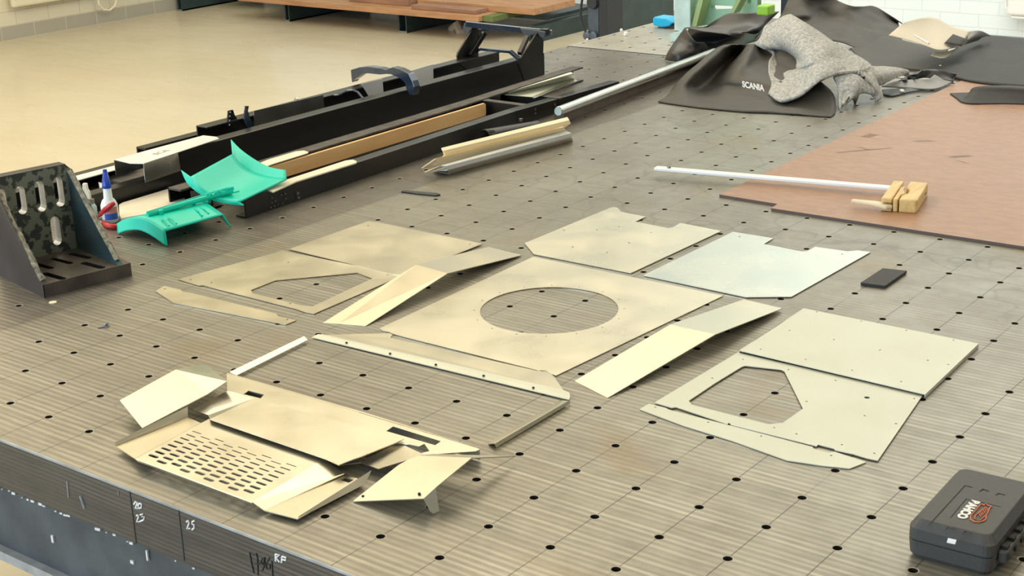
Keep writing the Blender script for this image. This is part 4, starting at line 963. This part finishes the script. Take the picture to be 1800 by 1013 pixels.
for (a_, b_) in (((480, 760), (540, 815)), ((530, 750), (600, 800)), ((740, 680), (810, 735)), ((790, 670), (860, 715))):
    MB().tube([T(*cg(*a_, .455)), T(*cg((a_[0] + b_[0]) / 2 + 8, (a_[1] + b_[1]) / 2 - 8, .45)), T(*cg(*b_, .40))], .018, 6).out('stiffening_rib', M['teal'], tGb)
tGc = top('mounting_tube', T(320, 365, .4), 'turquoise plastic mounting tube with clips lying over both fenders', 'tube')
tu0 = T(*cg(365, 725, .50)); tu1 = T(*cg(1050, 530, .62))
MB().tube([tu0, tu1], .062, 12).out('tube', M['teal'], tGc)
MB().tube([T(*cg(360, 705, .56)), T(*cg(1020, 505, .68))], .018, 6).out('tube_key', M['teal'], tGc)
for i, (x, y) in enumerate(((465, 705), (595, 665), (720, 630), (850, 590))):
    c = T(*cg(x, y, .50)); d = (tu1 - tu0).normalized()
    MB().box(c + Vector((0, 0, -.02)), (.09, .20, .16), math.atan2(d.y, d.x)).out('clip', M['teal'], tGc, bevel=.01)
kn = MB()
for k in range(16):
    f_ = k / 15; c = tu1 * (f_ * .30 + .70) + tu0 * (.30 - f_ * .30); 
    kn.lathe(c + Vector((random.uniform(-.03, .03), random.uniform(-.05, .05), .06)), [(.028, -.03), (.03, .0), (.02, .035)], seg=7)
tag(kn.out('lug_row', M['teal'], tGc), kind='stuff')
MB().box(T(*cg(1010, 550, .55)), (.55, .18, .05), math.atan2(d.y, d.x)).out('end_fork', M['teal'], tGc, bevel=.02)

# =================================================================== BOTTLES AND PLIERS
tBo = top('glue_bottle', (7.70, 16.15, 0), 'white glue bottle with tall blue pointed cap', 'bottle')
bc = Vector((7.70, 16.15, 0))
MB().lathe(bc, [(.16, 0), (.19, .02), (.19, .40), (.15, .50), (.10, .56), (.09, .80), (.08, .82)], seg=24, sx=1.0).out('body', M['white'], tBo, smooth=True)
gcap = MB().lathe(bc, [(.11, .80), (.10, .86), (.05, 1.18)], seg=20).out('cap', M['bluecap'], tBo, smooth=True)
MB().lathe(bc, [(.05, 1.18), (.045, 1.22)], seg=20).out('cap_tip', M['bluecap'], gcap, smooth=True)
def band(name, z0, z1, m, parent, c, r, a0=-2.9, a1=-1.2):
    mb = MB(); n = 10
    for k in range(n + 1):
        a = a0 + (a1 - a0) * k / n; mb.v += [tuple(c + Vector((math.cos(a) * r, math.sin(a) * r, z0))), tuple(c + Vector((math.cos(a) * r, math.sin(a) * r, z1)))]
    mb.f = [(2 * k, 2 * k + 2, 2 * k + 3, 2 * k + 1) for k in range(n)]; mb.mi = [0] * n
    return mb.out(name, M[m], parent)
band('label_red', .24, .38, 'brand_red', tBo, bc, .193); band('label_blue', .09, .235, 'brand_blue', tBo, bc, .193); band('label_grey', .06, .09, 'profile_grey', tBo, bc, .1935)
sb = T(163, 383, 0)
tSb = top('spray_bottle', sb, 'small clear bottle with cream pump head behind the angle plate', 'bottle')
MB().lathe(sb, [(.10, 0), (.12, .02), (.12, .26), (.08, .34), (.05, .36)], seg=20).out('body', M['mintgrey'], tSb, smooth=True)
MB().lathe(sb, [(.085, .34), (.085, .44)], seg=20).out('collar', M['steel'], tSb)
MB().prism([sb + Vector((-.04, .10, 0)) + Vector((u * .6, -u * .8, z)) for u, z in ((-.10, .42), (.10, .42), (.09, .60), (.06, .66), (.05, .80), (-.05, .80), (-.07, .62), (-.11, .58))], Vector((.8, .6, 0)) * .10).out('pump_head', M['cream'], tSb, bevel=.02)
tPl = top('pliers', T(185, 395, 0), 'pliers with red grips lying between angle plate and glue bottle', 'pliers')
MB().tube([T(174, 380, .16), T(184, 369, .34), T(195, 361, .48), T(202, 357, .52)], [.04, .06, .06, .04], 8).out('grip', M['red'], tPl, smooth=True)
MB().tube([T(178, 390, .06), T(190, 397, .07), T(203, 399, .07), T(210, 396, .07)], [.04, .065, .065, .04], 8).out('grip', M['red'], tPl, smooth=True)
MB().tube([T(178, 382, .10), T(174, 388, .08), T(180, 393, .06)], .03, 8).out('joint', M['steel'], tPl)
MB().tube([T(176, 378, .10), T(169, 384, .08), T(165, 378, .08)], [.03, .03, .012], 8).out('jaw', M['steel'], tPl)

# =================================================================== PIPE, BAR, PROFILES
pq0 = T(983, 207, .13); pq1 = T(1262, 98, .13); dd = (pq1 - pq0).normalized()
tag(MB().box((pq0 + pq1) / 2 + Vector((0, 0, 0)), ((pq1 - pq0).length, .34, .26), math.atan2(dd.y, dd.x)).out('steel_bar', M['barebar'], bevel=.01), 'brown flat steel bar lying under the bright round pipe', 'bar')
pp0 = T(981, 196, .40); pp1 = T(1255, 92, .40); dp = (pp1 - pp0).normalized()
tPi = top('round_pipe', pp0, 'long bright round metal pipe disappearing under the black tarpaulin', 'pipe')
MB().tube([pp0, pp0 + dp * .02, pp1], [.125, .135, .135], 24).out('pipe_wall', M['silver'], tPi, smooth=False)
MB().lathe(pp0 - dp * .004, [(.115, -.002), (.115, .002)], axis=dp, seg=24).out('end_cap', M['mintgrey'], tPi)
c7 = lambda x, y, z: (720 + x / 5.806, 180 + y / 5.806, z)
def prof(lines, m, label):
    vs = []
    for a_, b_ in lines: vs += [c7(*a_), c7(*b_)]
    o = panels('angle_profile', vs, [(2 * i, 2 * i + 1, 2 * i + 3, 2 * i + 2) for i in range(len(lines) - 1)], m, .03, label, 'profile')
    return o
prof([((325, 465, .62), (1610, 150, .62)), ((345, 495, .56), (1630, 182, .56)), ((360, 532, .46), (1645, 217, .46)), ((310, 572, .40), (1575, 250, .40))], 'profile_cream', 'topmost cream coated angle profile of the nested stack')
prof([((120, 668, .16), (400, 590, .30)), ((255, 575, .46), (1562, 245, .46)), ((300, 645, .30), (1597, 288, .30)), ((150, 708, .06), (1560, 330, .16))], 'profile_cream', 'middle cream coated angle profile of the nested stack')
prof([((318, 645, .31), (1597, 292, .31)), ((372, 652, .27), (1650, 313, .27)), ((395, 688, .17), (1657, 350, .17)), ((230, 690, .10), (1500, 370, .10))], 'profile_grey', 'grey coated angle profile low in the nested stack')
prof([((393, 690, .15), (1655, 352, .15)), ((400, 727, .01), (1662, 386, .01)), ((260, 700, .01), (1500, 380, .01))], 'profile_tan', 'lowest tan coated profile of the nested stack')
# black rolled profile behind the stack
rb0 = T(*c7(770, 330, .22)); rb1 = T(*c7(1310, 215, .22))
tRb = top('rolled_profile', (rb0 + rb1) / 2 - Vector((0, 0, .2)), 'short black curled profile lying behind the cream stack', 'profile')
mb = MB(); ds = (rb1 - rb0).normalized(); sd = Vector((-ds.y, ds.x, 0)); ln = (rb1 - rb0).length
vs = []
for s_ in range(8):
    f_ = s_ / 7
    for k in range(9):
        a_ = math.radians(-20 + 220 * k / 8); r_ = .19 * (1 - .35 * f_)
        vs.append(rb0 + ds * (ln * f_) + sd * (-math.cos(a_) * r_ * 1.1) + Vector((0, 0, math.sin(a_) * r_ - .06)))
fs = [(s_ * 9 + k, s_ * 9 + k + 1, (s_ + 1) * 9 + k + 1, (s_ + 1) * 9 + k) for s_ in range(7) for k in range(8)]
link('curled_web', vs, fs, M['black'], tRb, smooth=True, solid=.03, offs=0)
MB().lathe(T(*c7(1135, 180, .3)), [(.04, -.04), (.05, .04)], seg=8).out('bolt', M['steel'], tRb)
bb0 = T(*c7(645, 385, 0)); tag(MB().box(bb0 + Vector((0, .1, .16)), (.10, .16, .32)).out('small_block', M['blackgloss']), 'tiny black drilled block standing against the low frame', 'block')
tag(MB().prism([T(*p) for p in [(705, 336.5, .03), (712, 334.5, .03), (745, 337, .03), (771, 339.5, .03), (774, 342, .03), (765, 343.5, .03), (735, 340.5, .03)]], (0, 0, -.025)).out('scriber', M['black']), 'thin dark pointed tool lying alone below the low frame', 'tool')
# bright angle on frame 1
tAg = top('bright_angle', T(950, 155, .46), 'short bright aluminium angle lying on the low frame cross members', 'angle bar')
panels('tall_leg', [(887.5, 166.5, .50), (905, 158, .66), (1003, 126.5, .82), (1008, 129, .80), (1010, 139, .50), (934, 170.5, .48)], [(0, 1, 2, 3, 4, 5)], 'aluM', parent=tAg, th=.03)
panels('flat_leg', [(934, 170.5, .48), (1010, 139, .50), (1016, 141.5, .48), (940, 172.5, .47)], [(0, 1, 2, 3)], 'silver', parent=tAg, th=.03)

# =================================================================== TARPAULINS, FELT, PAPER (rear right)
ct = lambda x, y: (1150 + x / 4.606, y / 4.606)
cf = lambda x, y: (1320 + x / 4.825, y / 4.825)
cr = lambda x, y: (1500 + x / 4.823, y / 4.823)
c3_ = lambda x, y: (1200 + x / 2.9967, y / 2.9967)
def G(fn, rows): return [[(*fn(x, y), z) for x, y, z in r] for r in rows]
tT1 = top('tarpaulin', T(1330, 170, 0), 'black tarpaulin with white lettering, spread below the grey felt', 'tarpaulin')
drape('cloth', G(ct, [
    [(30, 825, .03), (230, 855, .03), (460, 880, .04), (740, 905, .04), (990, 915, .04), (1430, 948, .03)],
    [(110, 770, .06), (240, 720, .30), (400, 740, .05), (700, 730, .22), (960, 770, .22), (1470, 900, .05)],
    [(200, 650, .10), (300, 620, .60), (430, 680, .06), (640, 650, .42), (930, 650, .5), (1450, 760, .35)],
    [(330, 530, .12), (420, 500, .90), (540, 560, .22), (720, 500, .85), (920, 480, .7), (1330, 640, .7)],
    [(450, 430, .20), (520, 400, 1.0), (660, 440, .50), (770, 390, 1.05), (890, 385, .95), (1250, 480, .9)],
    [(520, 385, .25), (600, 365, 1.0), (700, 360, .95), (810, 360, 1.05), (900, 365, 1.05), (1200, 400, 1.0)]]), 'tarp', .025, 8, .05, 1.6, 3, parent=tT1)
lx = (T(*ct(920, 735), .3) - T(*ct(690, 690), .3)); lx.z = 0; lx.normalize()
text('tarp_lettering', 'SCANIA', .25, T(*ct(800, 700), .43), lx, Vector((0.28, 0.28, .9)).normalized(), lx.cross(Vector((0.28, 0.28, .9))).normalized(), .01, 'lettering', tT1, bold=.008)
tT2 = top('tarpaulin', T(1240, 100, 0), 'black tarpaulin bunched up left of the grey felt, below the mint casting', 'tarpaulin')
drape('left_flap', G(ct, [
    [(250, 225, 1.0), (262, 240, .98), (300, 300, .80), (345, 345, .62), (400, 345, .55), (432, 375, .40)],
    [(180, 320, .62), (215, 330, .62), (270, 360, .55), (330, 385, .45), (385, 395, .36), (432, 410, .26)],
    [(115, 415, .30), (160, 420, .34), (230, 430, .32), (310, 440, .25), (370, 440, .18), (420, 440, .12)],
    [(85, 487, .02), (140, 495, .03), (210, 500, .04), (290, 480, .05), (360, 462, .06), (415, 450, .06)]]), 'tarp2', .025, 6, .03, 2, 2, parent=tT2)
drape('top_cloth', G(ct, [
    [(250, 226, 1.0), (400, 255, .98), (560, 275, .98), (680, 300, .90), (720, 262, 1.12), (800, 275, .95), (850, 262, 1.0)],
    [(300, 222, 1.03), (430, 235, 1.05), (570, 250, 1.05), (690, 262, 1.08), (760, 240, 1.15), (830, 235, 1.12), (890, 215, 1.15)],
    [(400, 222, 1.08), (490, 205, 1.15), (600, 200, 1.2), (710, 200, 1.22), (790, 195, 1.25), (880, 175, 1.3), (950, 150, 1.35)],
    [(455, 190, 1.2), (520, 150, 1.35), (600, 112, 1.5), (740, 104, 1.55), (850, 102, 1.55), (930, 98, 1.55), (1015, 92, 1.6)]]), 'tarp2', .025, 6, .04, 1.3, 9, parent=tT2)
drape('under_cloth', G(ct, [
    [(300, 480, .05), (400, 450, .05), (480, 425, .10), (560, 395, .3), (700, 365, .6), (830, 330, .85)],
    [(300, 420, .08), (400, 400, .08), (500, 375, .12), (600, 355, .35), (735, 330, .7), (860, 290, .98)],
    [(290, 350, .20), (390, 340, .20), (510, 330, .25), (630, 310, .45), (755, 295, .75), (870, 262, 1.0)],
    [(270, 262, .60), (380, 270, .60), (520, 275, .62), (640, 272, .70), (765, 255, .88), (880, 235, 1.05)],
    [(280, 232, .75), (390, 232, .78), (520, 235, .80), (650, 232, .85), (770, 225, .95), (890, 205, 1.1)]]), 'tarp2', .025, 6, .04, 1.3, 5, parent=tT2)
tT3 = top('tarpaulin', T(1470, 110, 0), 'large dark tarpaulin heaped behind the grey felt up to the wall', 'tarpaulin')
drape('cloth', G(cf, [
    [(150, 330, .7), (420, 330, .7), (700, 345, .5), (880, 400, .35), (1000, 450, .2), (1120, 500, .1)],
    [(200, 210, .9), (450, 190, .9), (650, 250, .75), (850, 320, .55), (1050, 340, .4), (1190, 420, .2)],
    [(260, 120, 1.1), (460, 120, 1.15), (620, 130, 1.0), (820, 190, .85), (1060, 240, .65), (1280, 335, .35)],
    [(290, 60, 1.3), (470, 20, 1.45), (640, 60, 1.25), (830, 110, 1.1), (1080, 140, .9), (1250, 190, .6)],
    [(330, -30, 1.5), (500, -40, 1.7), (700, -10, 1.5), (860, 55, 1.3), (1060, 62, 1.15), (1285, 198, .62)]]), 'tarp', .03, 8, .09, 1.4, 21, parent=tT3)
tT4 = top('vinyl_sheet', T(1560, 140, 0), 'brownish black flat vinyl sheet lying right behind the felt', 'vinyl sheet')
drape('cloth', G(c3_, [
    [(880, 255, .35), (990, 350, .10), (1140, 362, .08), (1320, 375, .08)],
    [(960, 240, .42), (1080, 300, .18), (1220, 310, .2), (1370, 320, .2)],
    [(1060, 190, .55), (1150, 210, .45), (1270, 240, .4), (1400, 260, .35)]]), 'tarp', .03, 6, .03, parent=tT4)
# felt
tFe = top('felt_blanket', T(1430, 140, 0), 'thick grey wool felt heaped on the black tarpaulin', 'felt')
drape('cloth', G(cf, [
    [(20, 368, 1.12), (60, 352, 1.18), (90, 300, 1.3), (130, 240, 1.45), (200, 190, 1.62), (290, 140, 1.8), (340, 128, 1.85)],
    [(100, 410, 1.00), (160, 400, 1.05), (240, 400, 1.05), (280, 360, 1.30), (340, 300, 1.55), (420, 230, 1.75), (440, 190, 1.75)],
    [(185, 455, .85), (250, 430, .85), (330, 470, .72), (420, 490, 1.05), (450, 400, 1.35), (540, 340, 1.5), (590, 285, 1.5)],
    [(155, 520, .75), (240, 520, .65), (330, 580, .50), (450, 560, .95), (540, 480, 1.22), (640, 420, 1.35), (710, 370, 1.3)],
    [(150, 620, .58), (260, 640, .52), (400, 610, .72), (520, 560, 1.0), (640, 530, 1.1), (740, 490, 1.1), (850, 450, 1.05)],
    [(175, 720, .42), (300, 740, .42), (430, 700, .58), (560, 650, .85), (700, 600, .95), (850, 560, .92), (1020, 565, .80)],
    [(150, 800, .25), (250, 860, .22), (400, 820, .35), (520, 735, .62), (640, 660, .82), (740, 625, .88), (900, 612, .85)]]), 'felt', .08, 8, .0, 2, 4, parent=tFe)
drape('flap', G(cf, [
    [(700, 600, .86), (850, 575, .86), (960, 560, .82), (1020, 570, .80), (1030, 610, .66)],
    [(760, 620, .84), (880, 612, .82), (960, 620, .74), (1030, 665, .60), (1070, 720, .40)],
    [(890, 615, .82), (940, 640, .74), (1010, 700, .55), (1060, 770, .32), (1110, 825, .10)],
    [(930, 640, .74), (970, 690, .60), (1020, 740, .40), (1040, 820, .14), (1060, 858, .05)]]), 'felt', .10, 6, .0, parent=tFe)
drape('hanging_corner', G(cf, [
    [(700, 650, .78), (800, 635, .80), (900, 645, .76), (960, 690, .62), (1040, 750, .42)],
    [(730, 730, .55), (800, 730, .56), (880, 750, .50), (950, 760, .42), (1040, 800, .25)],
    [(745, 830, .30), (790, 810, .33), (850, 820, .30), (900, 800, .30), (960, 760, .38)],
    [(752, 928, .06), (770, 900, .12), (800, 870, .2), (840, 840, .25), (880, 815, .3)]]), 'felt', .09, 6, .0, parent=tFe)
drape('rear_tail', G(cf, [
    [(920, 530, .95), (1020, 568, .74), (1130, 572, .62), (1260, 585, .50), (1325, 600, .40)],
    [(960, 600, .80), (1040, 630, .66), (1140, 630, .58), (1250, 615, .46), (1335, 612, .36)],
    [(1020, 690, .45), (1090, 725, .30), (1150, 695, .35), (1240, 655, .35), (1330, 630, .28)]]), 'felt', .08, 6, .0, parent=tFe)
# paper heap
drp = drape('paper_sheet', G(cr, [
    [(300, 300, 1.0), (440, 335, .9), (600, 385, .78), (740, 425, .70), (900, 395, .66)],
    [(370, 240, 1.15), (500, 260, 1.1), (640, 300, .98), (780, 350, .85), (930, 350, .75)],
    [(430, 195, 1.3), (540, 160, 1.4), (680, 150, 1.35), (830, 220, 1.1), (990, 265, .9)]]), 'paper', .012, 6, .02)
tag(drp, 'large cream paper sheet lying on the dark tarpaulin near the wall', 'paper')
tag(drape('paper_sheet', G(cr, [[(655, 470, .45), (775, 492, .42), (900, 400, .55)], [(690, 435, .50), (790, 440, .5), (910, 392, .6)]]), 'paper', .012, 4), 'small cream paper corner sticking out under the large paper', 'paper')
tag(drape('card', G(cr, [[(770, 368, .84), (915, 393, .76)], [(845, 290, 1.02), (955, 330, .9)]]), 'rubber', .012, 3), 'small dark grey card lying on the cream paper', 'card')
tag(MB().tube([T(*cr(520, 300), 1.06), T(*cr(640, 370), .90)], .03, 8).out('marker_pen', M['white']), 'white pen lying across the cream paper', 'pen')
# right black rubber sheets
tag(drape('rubber_sheet', G(cr, [
    [(640, 600, .10), (800, 640, .10), (1000, 690, .10), (1250, 722, .10), (1600, 745, .10)],
    [(660, 560, .14), (850, 540, .25), (1050, 560, .30), (1300, 580, .30), (1620, 600, .3)],
    [(860, 430, .25), (1000, 400, .45), (1150, 420, .50), (1350, 440, .50), (1650, 470, .5)],
    [(990, 345, .45), (1080, 320, .60), (1200, 308, .72), (1350, 320, .72), (1660, 345, .6)]]), 'rubber', .04, 6, .03, 1, 5), 'large black rubber sheet on the brown board at the right edge', 'rubber sheet')
tRr = top('rubber_roll', T(1760, 170, 0), 'black rubber sheet with rolled up edge nearest on the brown board', 'rubber sheet')
drape('roll', G(cr, [
    [(820, 795, .08), (870, 830, .08), (965, 878, .08), (1300, 880, .08), (1620, 890, .08)],
    [(870, 792, .08), (930, 815, .08), (985, 850, .14), (1300, 850, .15), (1620, 865, .15)],
    [(930, 790, .08), (980, 795, .10), (1012, 790, .28), (1300, 790, .30), (1620, 810, .3)],
    [(1005, 790, .08), (1020, 770, .2), (1040, 742, .40), (1300, 745, .42), (1620, 765, .42)],
    [(1060, 770, .12), (1090, 752, .3), (1120, 735, .40), (1320, 730, .42), (1620, 750, .42)]]), 'rubber', .035, 6, 0, parent=tRr)
# grey folded vinyl
tag(drape('vinyl_sheet', G(cr, [
    [(240, 735, .10), (440, 745, .10), (690, 755, .08), (850, 690, .10)],
    [(330, 700, .18), (500, 690, .22), (660, 720, .12), (800, 660, .16)],
    [(480, 680, .24), (560, 672, .26), (640, 670, .26), (700, 620, .28)]]), 'greyfilm', .03, 6), 'folded grey backed vinyl sheet beside the felt tail', 'vinyl sheet')
tag(drape('vinyl_sheet', G(cr, [
    [(250, 800, .04), (330, 815, .04), (480, 780, .05), (680, 755, .05)],
    [(245, 760, .08), (400, 750, .10), (560, 740, .10), (850, 700, .08)]]), 'tarp2', .02, 6), 'black vinyl sheet lying flat under the grey folded one', 'vinyl sheet')
tag(drape('vinyl_sheet', G(cr, [
    [(380, 690, .22), (500, 680, .20), (620, 660, .2), (850, 690, .12)],
    [(450, 650, .30), (560, 610, .40), (680, 610, .35), (860, 655, .2)],
    [(545, 630, .38), (590, 600, .42), (700, 590, .40), (880, 630, .3)]]), 'tarp2', .02, 6), 'black vinyl sheet tucked between felt tail and rubber sheet', 'vinyl sheet')
tag(drape('brown_cloth', G(cr, [
    [(920, 390, .55), (960, 370, .6), (1060, 340, .65)],
    [(950, 340, .7), (1000, 320, .8), (1100, 310, .8)],
    [(985, 270, .95), (1080, 262, 1.0), (1170, 305, .8)]]), 'greyfilm', .03, 5), 'small grey brown fold behind the large rubber sheet', 'cloth')
sc_ = MB().lathe(T(*cr(745, 557), .19), [(.07, -.01), (.07, .012)], seg=10); tag(sc_.out('paper_disc', M['white']), 'tiny white disc on the large rubber sheet corner', 'scrap')
tag(MB().box(T(*cr(412, 770), .10), (.22, .12, .06), .6).out('paper_scrap', M['white'], bevel=.02), 'tiny crumpled white scrap on the black vinyl by the felt', 'scrap')

# =================================================================== BEHIND
# mint casting on the rear plate
tMi = top('mint_casting', T(1250, 50, .01), 'mint green ribbed machine casting standing on the pale rear plate', 'machine')
mx = T(1185, 56, .02); m2 = T(1216, 50, .02)
yM0, yM1 = 17.0, 18.45; xM = 35.7
def XM(px, py, x=xM): return PX(px, py, x)
w0 = XM(1185, 55); w1 = XM(1213, 54)
MB().prism([(xM, w0.y, .02), (xM, w1.y, .02), (xM, w1.y, 5), (xM, w0.y, 5)], (.35, 0, 0)).out('scraped_face', M['mintgrey'], tMi, bevel=.02)
wr_ = XM(1331, 22)
def pr(pts, dx, name, m, x=xM + .35, zmin=-99, **k): MB().prism([Vector((q.x, q.y, max(q.z, zmin))) for q in [PX(px, py, x) for px, py in pts]], (dx, 0, 0)).out(name, M[m], tMi, **k)
xb = xM + .8
p2 = lambda pts: [(1150 + x / 4.606, y / 4.606) for x, y in pts]
ya, yb2 = PX(1213, 30, xb).y, PX(1331, 20, xb).y
hl = [[(-q.y, q.z) for q in [PX(*p, xb) for p in p2([(465, 42), (635, 50), (630, 78), (470, 82), (458, 60)])]]]
mb = MB(); slab(mb, [(-ya, .02), (-yb2, .02), (-yb2, 5), (-ya, 5)], hl + [[(-q.y, q.z) for q in [PX(*p, xb) for p in p2([(752, -10), (785, -10), (783, 35), (755, 25)])]]], (xb, 0, 0), (0, -1, 0), (0, 0, 1), (-1, 0, 0), .3)
mb.out('back_wall', M['mint'], tMi)
pr(p2([(355, 0), (395, 0), (340, 215), (300, 215)]), .5, 'rib', 'ribgreen', x=xM + .1)
pr(p2([(660, 0), (700, 0), (640, 110), (622, 105)]), .5, 'rib', 'ribgreen', x=xM + .1)
pr(p2([(120, 275), (240, 255), (330, 255), (330, 400), (130, 400)]), 1.6, 'foot', 'mintgrey', x=T(1185, 75, 0).x, zmin=.03)
tag(MB().box(T(*p2([(905, 78)])[0], 1.8), (.5, .42, .32)).out('lime_block', M['lime'], bevel=.05), 'small lime green plastic block beside the mint casting', 'block')
tag(MB().lbox(37.3, 38.4, 13.2, 14.9, .02, 3.0).out('dark_case', M['darkpost'], bevel=.05), 'dark upright case right of the mint casting', 'case')
# cyan tape
tCy = top('tape_dispenser', T(1165, 52, .01), 'bright cyan plastic gadget on the pale rear plate left of the mint casting', 'gadget')
cq = T(1163, 52, .02)
cc_ = lambda x, y: (1020 + x / 9, y / 9)
MB().prism([PX(*cc_(x, y), 36.0) for x, y in [(1140, 300), (1160, 268), (1350, 290), (1400, 320), (1455, 365), (1400, 420), (1280, 435), (1150, 405)]], (.7, 0, 0)).out('shell', M['cyan'], tCy, bevel=.08)
MB().prism([PX(*cc_(x, y), 36.1) for x, y in [(1230, 430), (1480, 400), (1480, 470), (1235, 470)]], (.4, 0, 0)).out('foot', M['darkpost'], tCy)
for (x, y, s, l) in ((650, 490, .06, 'tiny white crumb at the far plate edge'), (720, 560, .09, 'white crumb on the pale rear plate left of the cyan gadget'), (110, 640, .05, 'tiny white crumb by the slate blue post')):
    tag(MB().lathe(T(*cc_(x, y), .02), [(s, 0), (s * .9, s), (s * .3, s * 1.6)], seg=7).out('crumb', M['white']), l, 'scrap')
# slate post and dark column on the floor
xq = 52.0
def fpost(name, px0, px1, pyb, depth, m, label, cat, x=xq, parent=None):
    a_ = PX(px0, 40, x).y; b_ = PX(px1, 40, x).y
    mb = MB().lbox(x, x + depth, min(a_, b_), max(a_, b_), FZ, 12)
    return mb
tPo = top('slate_post', (xq, PX(1045, 40, xq).y, FZ), 'slate blue steel post with a cable, behind the plates', 'post')
fpost('', 1033, 1052, 0, .6, '', '', '').out('face', M['post'], tPo, bevel=.05)
fpost('', 1052, 1066, 0, 1.6, '', '', '', x=xq - .1).out('dark_flange', M['darkpost'], tPo, bevel=.05)  # near-black column beside the slate face
pcb = [PX(*cc_(x, y), xq - .15) for x, y in [(35, -40), (15, 100), (5, 250), (25, 350), (60, 430), (90, 520), (100, 600)]]
MB().tube(pcb, .07, 6).out('cable', M['darkpost'], tPo)
for x, y in ((120, 560), (225, 560)):
    MB().lathe(PX(*cc_(x, y), xq - .05), [(.22, 0), (.22, .15), (.1, .2)], axis=(-1, 0, 0), seg=12).out('roller', M['post'], tPo)
MB().lathe(PX(*cc_(210, 40), xq - .05), [(.35, 0), (.3, .2)], axis=(-1, 0, 0), seg=16).out('knob', M['darkpost'], tPo)
tCo = top('dark_cabinet', (60, PX(1075, 40, 60).y, FZ), 'dark green steel cabinet base behind the slate blue post', 'cabinet')
y0_, y1_ = PX(1062, 30, 60).y, PX(1089, 30, 60).y
MB().lbox(60, 66, min(y0_, y1_), max(y0_, y1_), FZ + .3, 6).out('body', M['rack'], tCo, bevel=.1)
for x, y in ((535, 250), (610, 230)):
    MB().lathe(PX(*cc_(x, y), 59.95), [(.16, 0), (.16, .1)], axis=(-1, 0, 0), seg=10).out('bolt', M['ledge'], tCo)
# timber rack
tRk = top('timber_rack', (75, 70, FZ), 'dark green steel cantilever rack with channel arms near the far wall', 'rack')
def fl_at(px, py): return T(px, py, FZ)
rx = 72.5
for px0, px1, pyb in ((328.5, 340, 16), (508, 520, 36), (700, 721, 57)):
    ya_, yb_ = fl_at(px0, pyb).y, fl_at(px1, pyb).y; xx = 72.75
    mb = MB(); h_ = 1.47; t_ = .12
    mb.lbox(xx, xx + 9.5, ya_ - t_, ya_, FZ, FZ + h_); mb.lbox(xx, xx + 9.5, yb_, yb_ + t_, FZ, FZ + h_); mb.lbox(xx, xx + 9.5, yb_, ya_, FZ, FZ + t_)
    mb.out('channel_arm', M['rack'], tRk)
    MB().lbox(xx - .03, xx, yb_, ya_, FZ + .02, FZ + .12).out('cut_end', M['rackend'], tRk)
ztop = PX(932, 45, 73.9).z
mb = MB(); mb.lbox(73.9, 82.5, 53.2, 53.3, FZ, ztop); mb.lbox(73.9, 82.5, 53.9, 54.0, FZ, ztop); mb.lbox(73.9, 82.5, 53.3, 53.9, ztop - .12, ztop); mb.lbox(73.9, 82.5, 53.3, 53.9, FZ, FZ + .12)
mb.out('front_arm', M['rack'], tRk)
MB().lbox(76.2, 82.5, 54.1, 89, -7.8, -7.54).out('rack_floor', M['rack'], tRk)
def plank(x0, x1, y0, y1, z0, z1, m, label):
    return tag(MB().lbox(x0, x1, y0, y1, z0, z1).out('timber_plank', M[m], bevel=.03), label, 'plank')
plank(71.8, 76.0, 56.95, 82, -7.50, -7.10, 'plank', 'long lowest orange timber plank on the dark green rack')
plank(73.35, 75.5, 64.9, 71.0, -7.09, -6.3, 'plank2', 'short brown timber block on the rack, left of the reddish batten')
plank(72.4, 73.65, 57.6, 63.8, -7.09, -6.78, 'plank2', 'reddish timber batten lying on the long orange plank')
plank(73.95, 79.0, 53.5, 64.5, -7.09, -6.62, 'plank', 'broad brown timber plank at the right end of the rack')
tag(MB().lbox(72.3, 77.0, 56.0, 56.9, -7.50, -7.12).out('timber_offcut', M['plank_green']), 'green painted timber end beside the lowest orange plank', 'plank')
tag(MB().tube([fl_at(795, 52), fl_at(805, 56) + Vector((0, 0, .5)), fl_at(812, 60)], .35, 8).out('rag', M['profile_tan']), 'crumpled brown rag on the floor under the rack', 'rag')
# radiators / pipes on the walls
ra = PY(22, 14, 90.3); rbq = PY(200, -12, 90.3)
tRa = top('radiator', (ra.x, 90.5, ra.z), 'long cream panel radiator on the left wall above the grey plinth', 'radiator')
MB().lbox(ra.x, ra.x + 16, 90.1, 90.6, ra.z, ra.z + 6).out('panel', M['radiator'], tRa, bevel=.15)
MB().lbox(ra.x + .2, ra.x + 15.8, 90.6, 90.9, ra.z + .5, ra.z + 1.2).out('bracket', M['radiator'], tRa)
tag(MB().tube([PY(*p, 90.3) for p in [(172, -5), (174, 8), (182, 17), (193, 18), (202, 10), (206, -4)]], .09, 8).out('pipe_loop', M['radiator']), 'cream pipe loop hanging on the left wall beside the radiator', 'pipe')
rw = PX(1772, 25, 82.9)
tRw = top('radiator', (82.9, rw.y, rw.z), 'white radiator on the far wall at the top right corner', 'radiator')
MB().lbox(82.5, 83.0, rw.y - 8, rw.y, rw.z, rw.z + 5).out('panel', M['radiatorw'], tRw, bevel=.15)
MB().tube([PX(*p, 82.7) for p in [(1768, -5), (1768, 12), (1780, 30), (1840, 34)]], .1, 8).out('supply_pipe', M['radiatorw'], tRw)
# floor marks
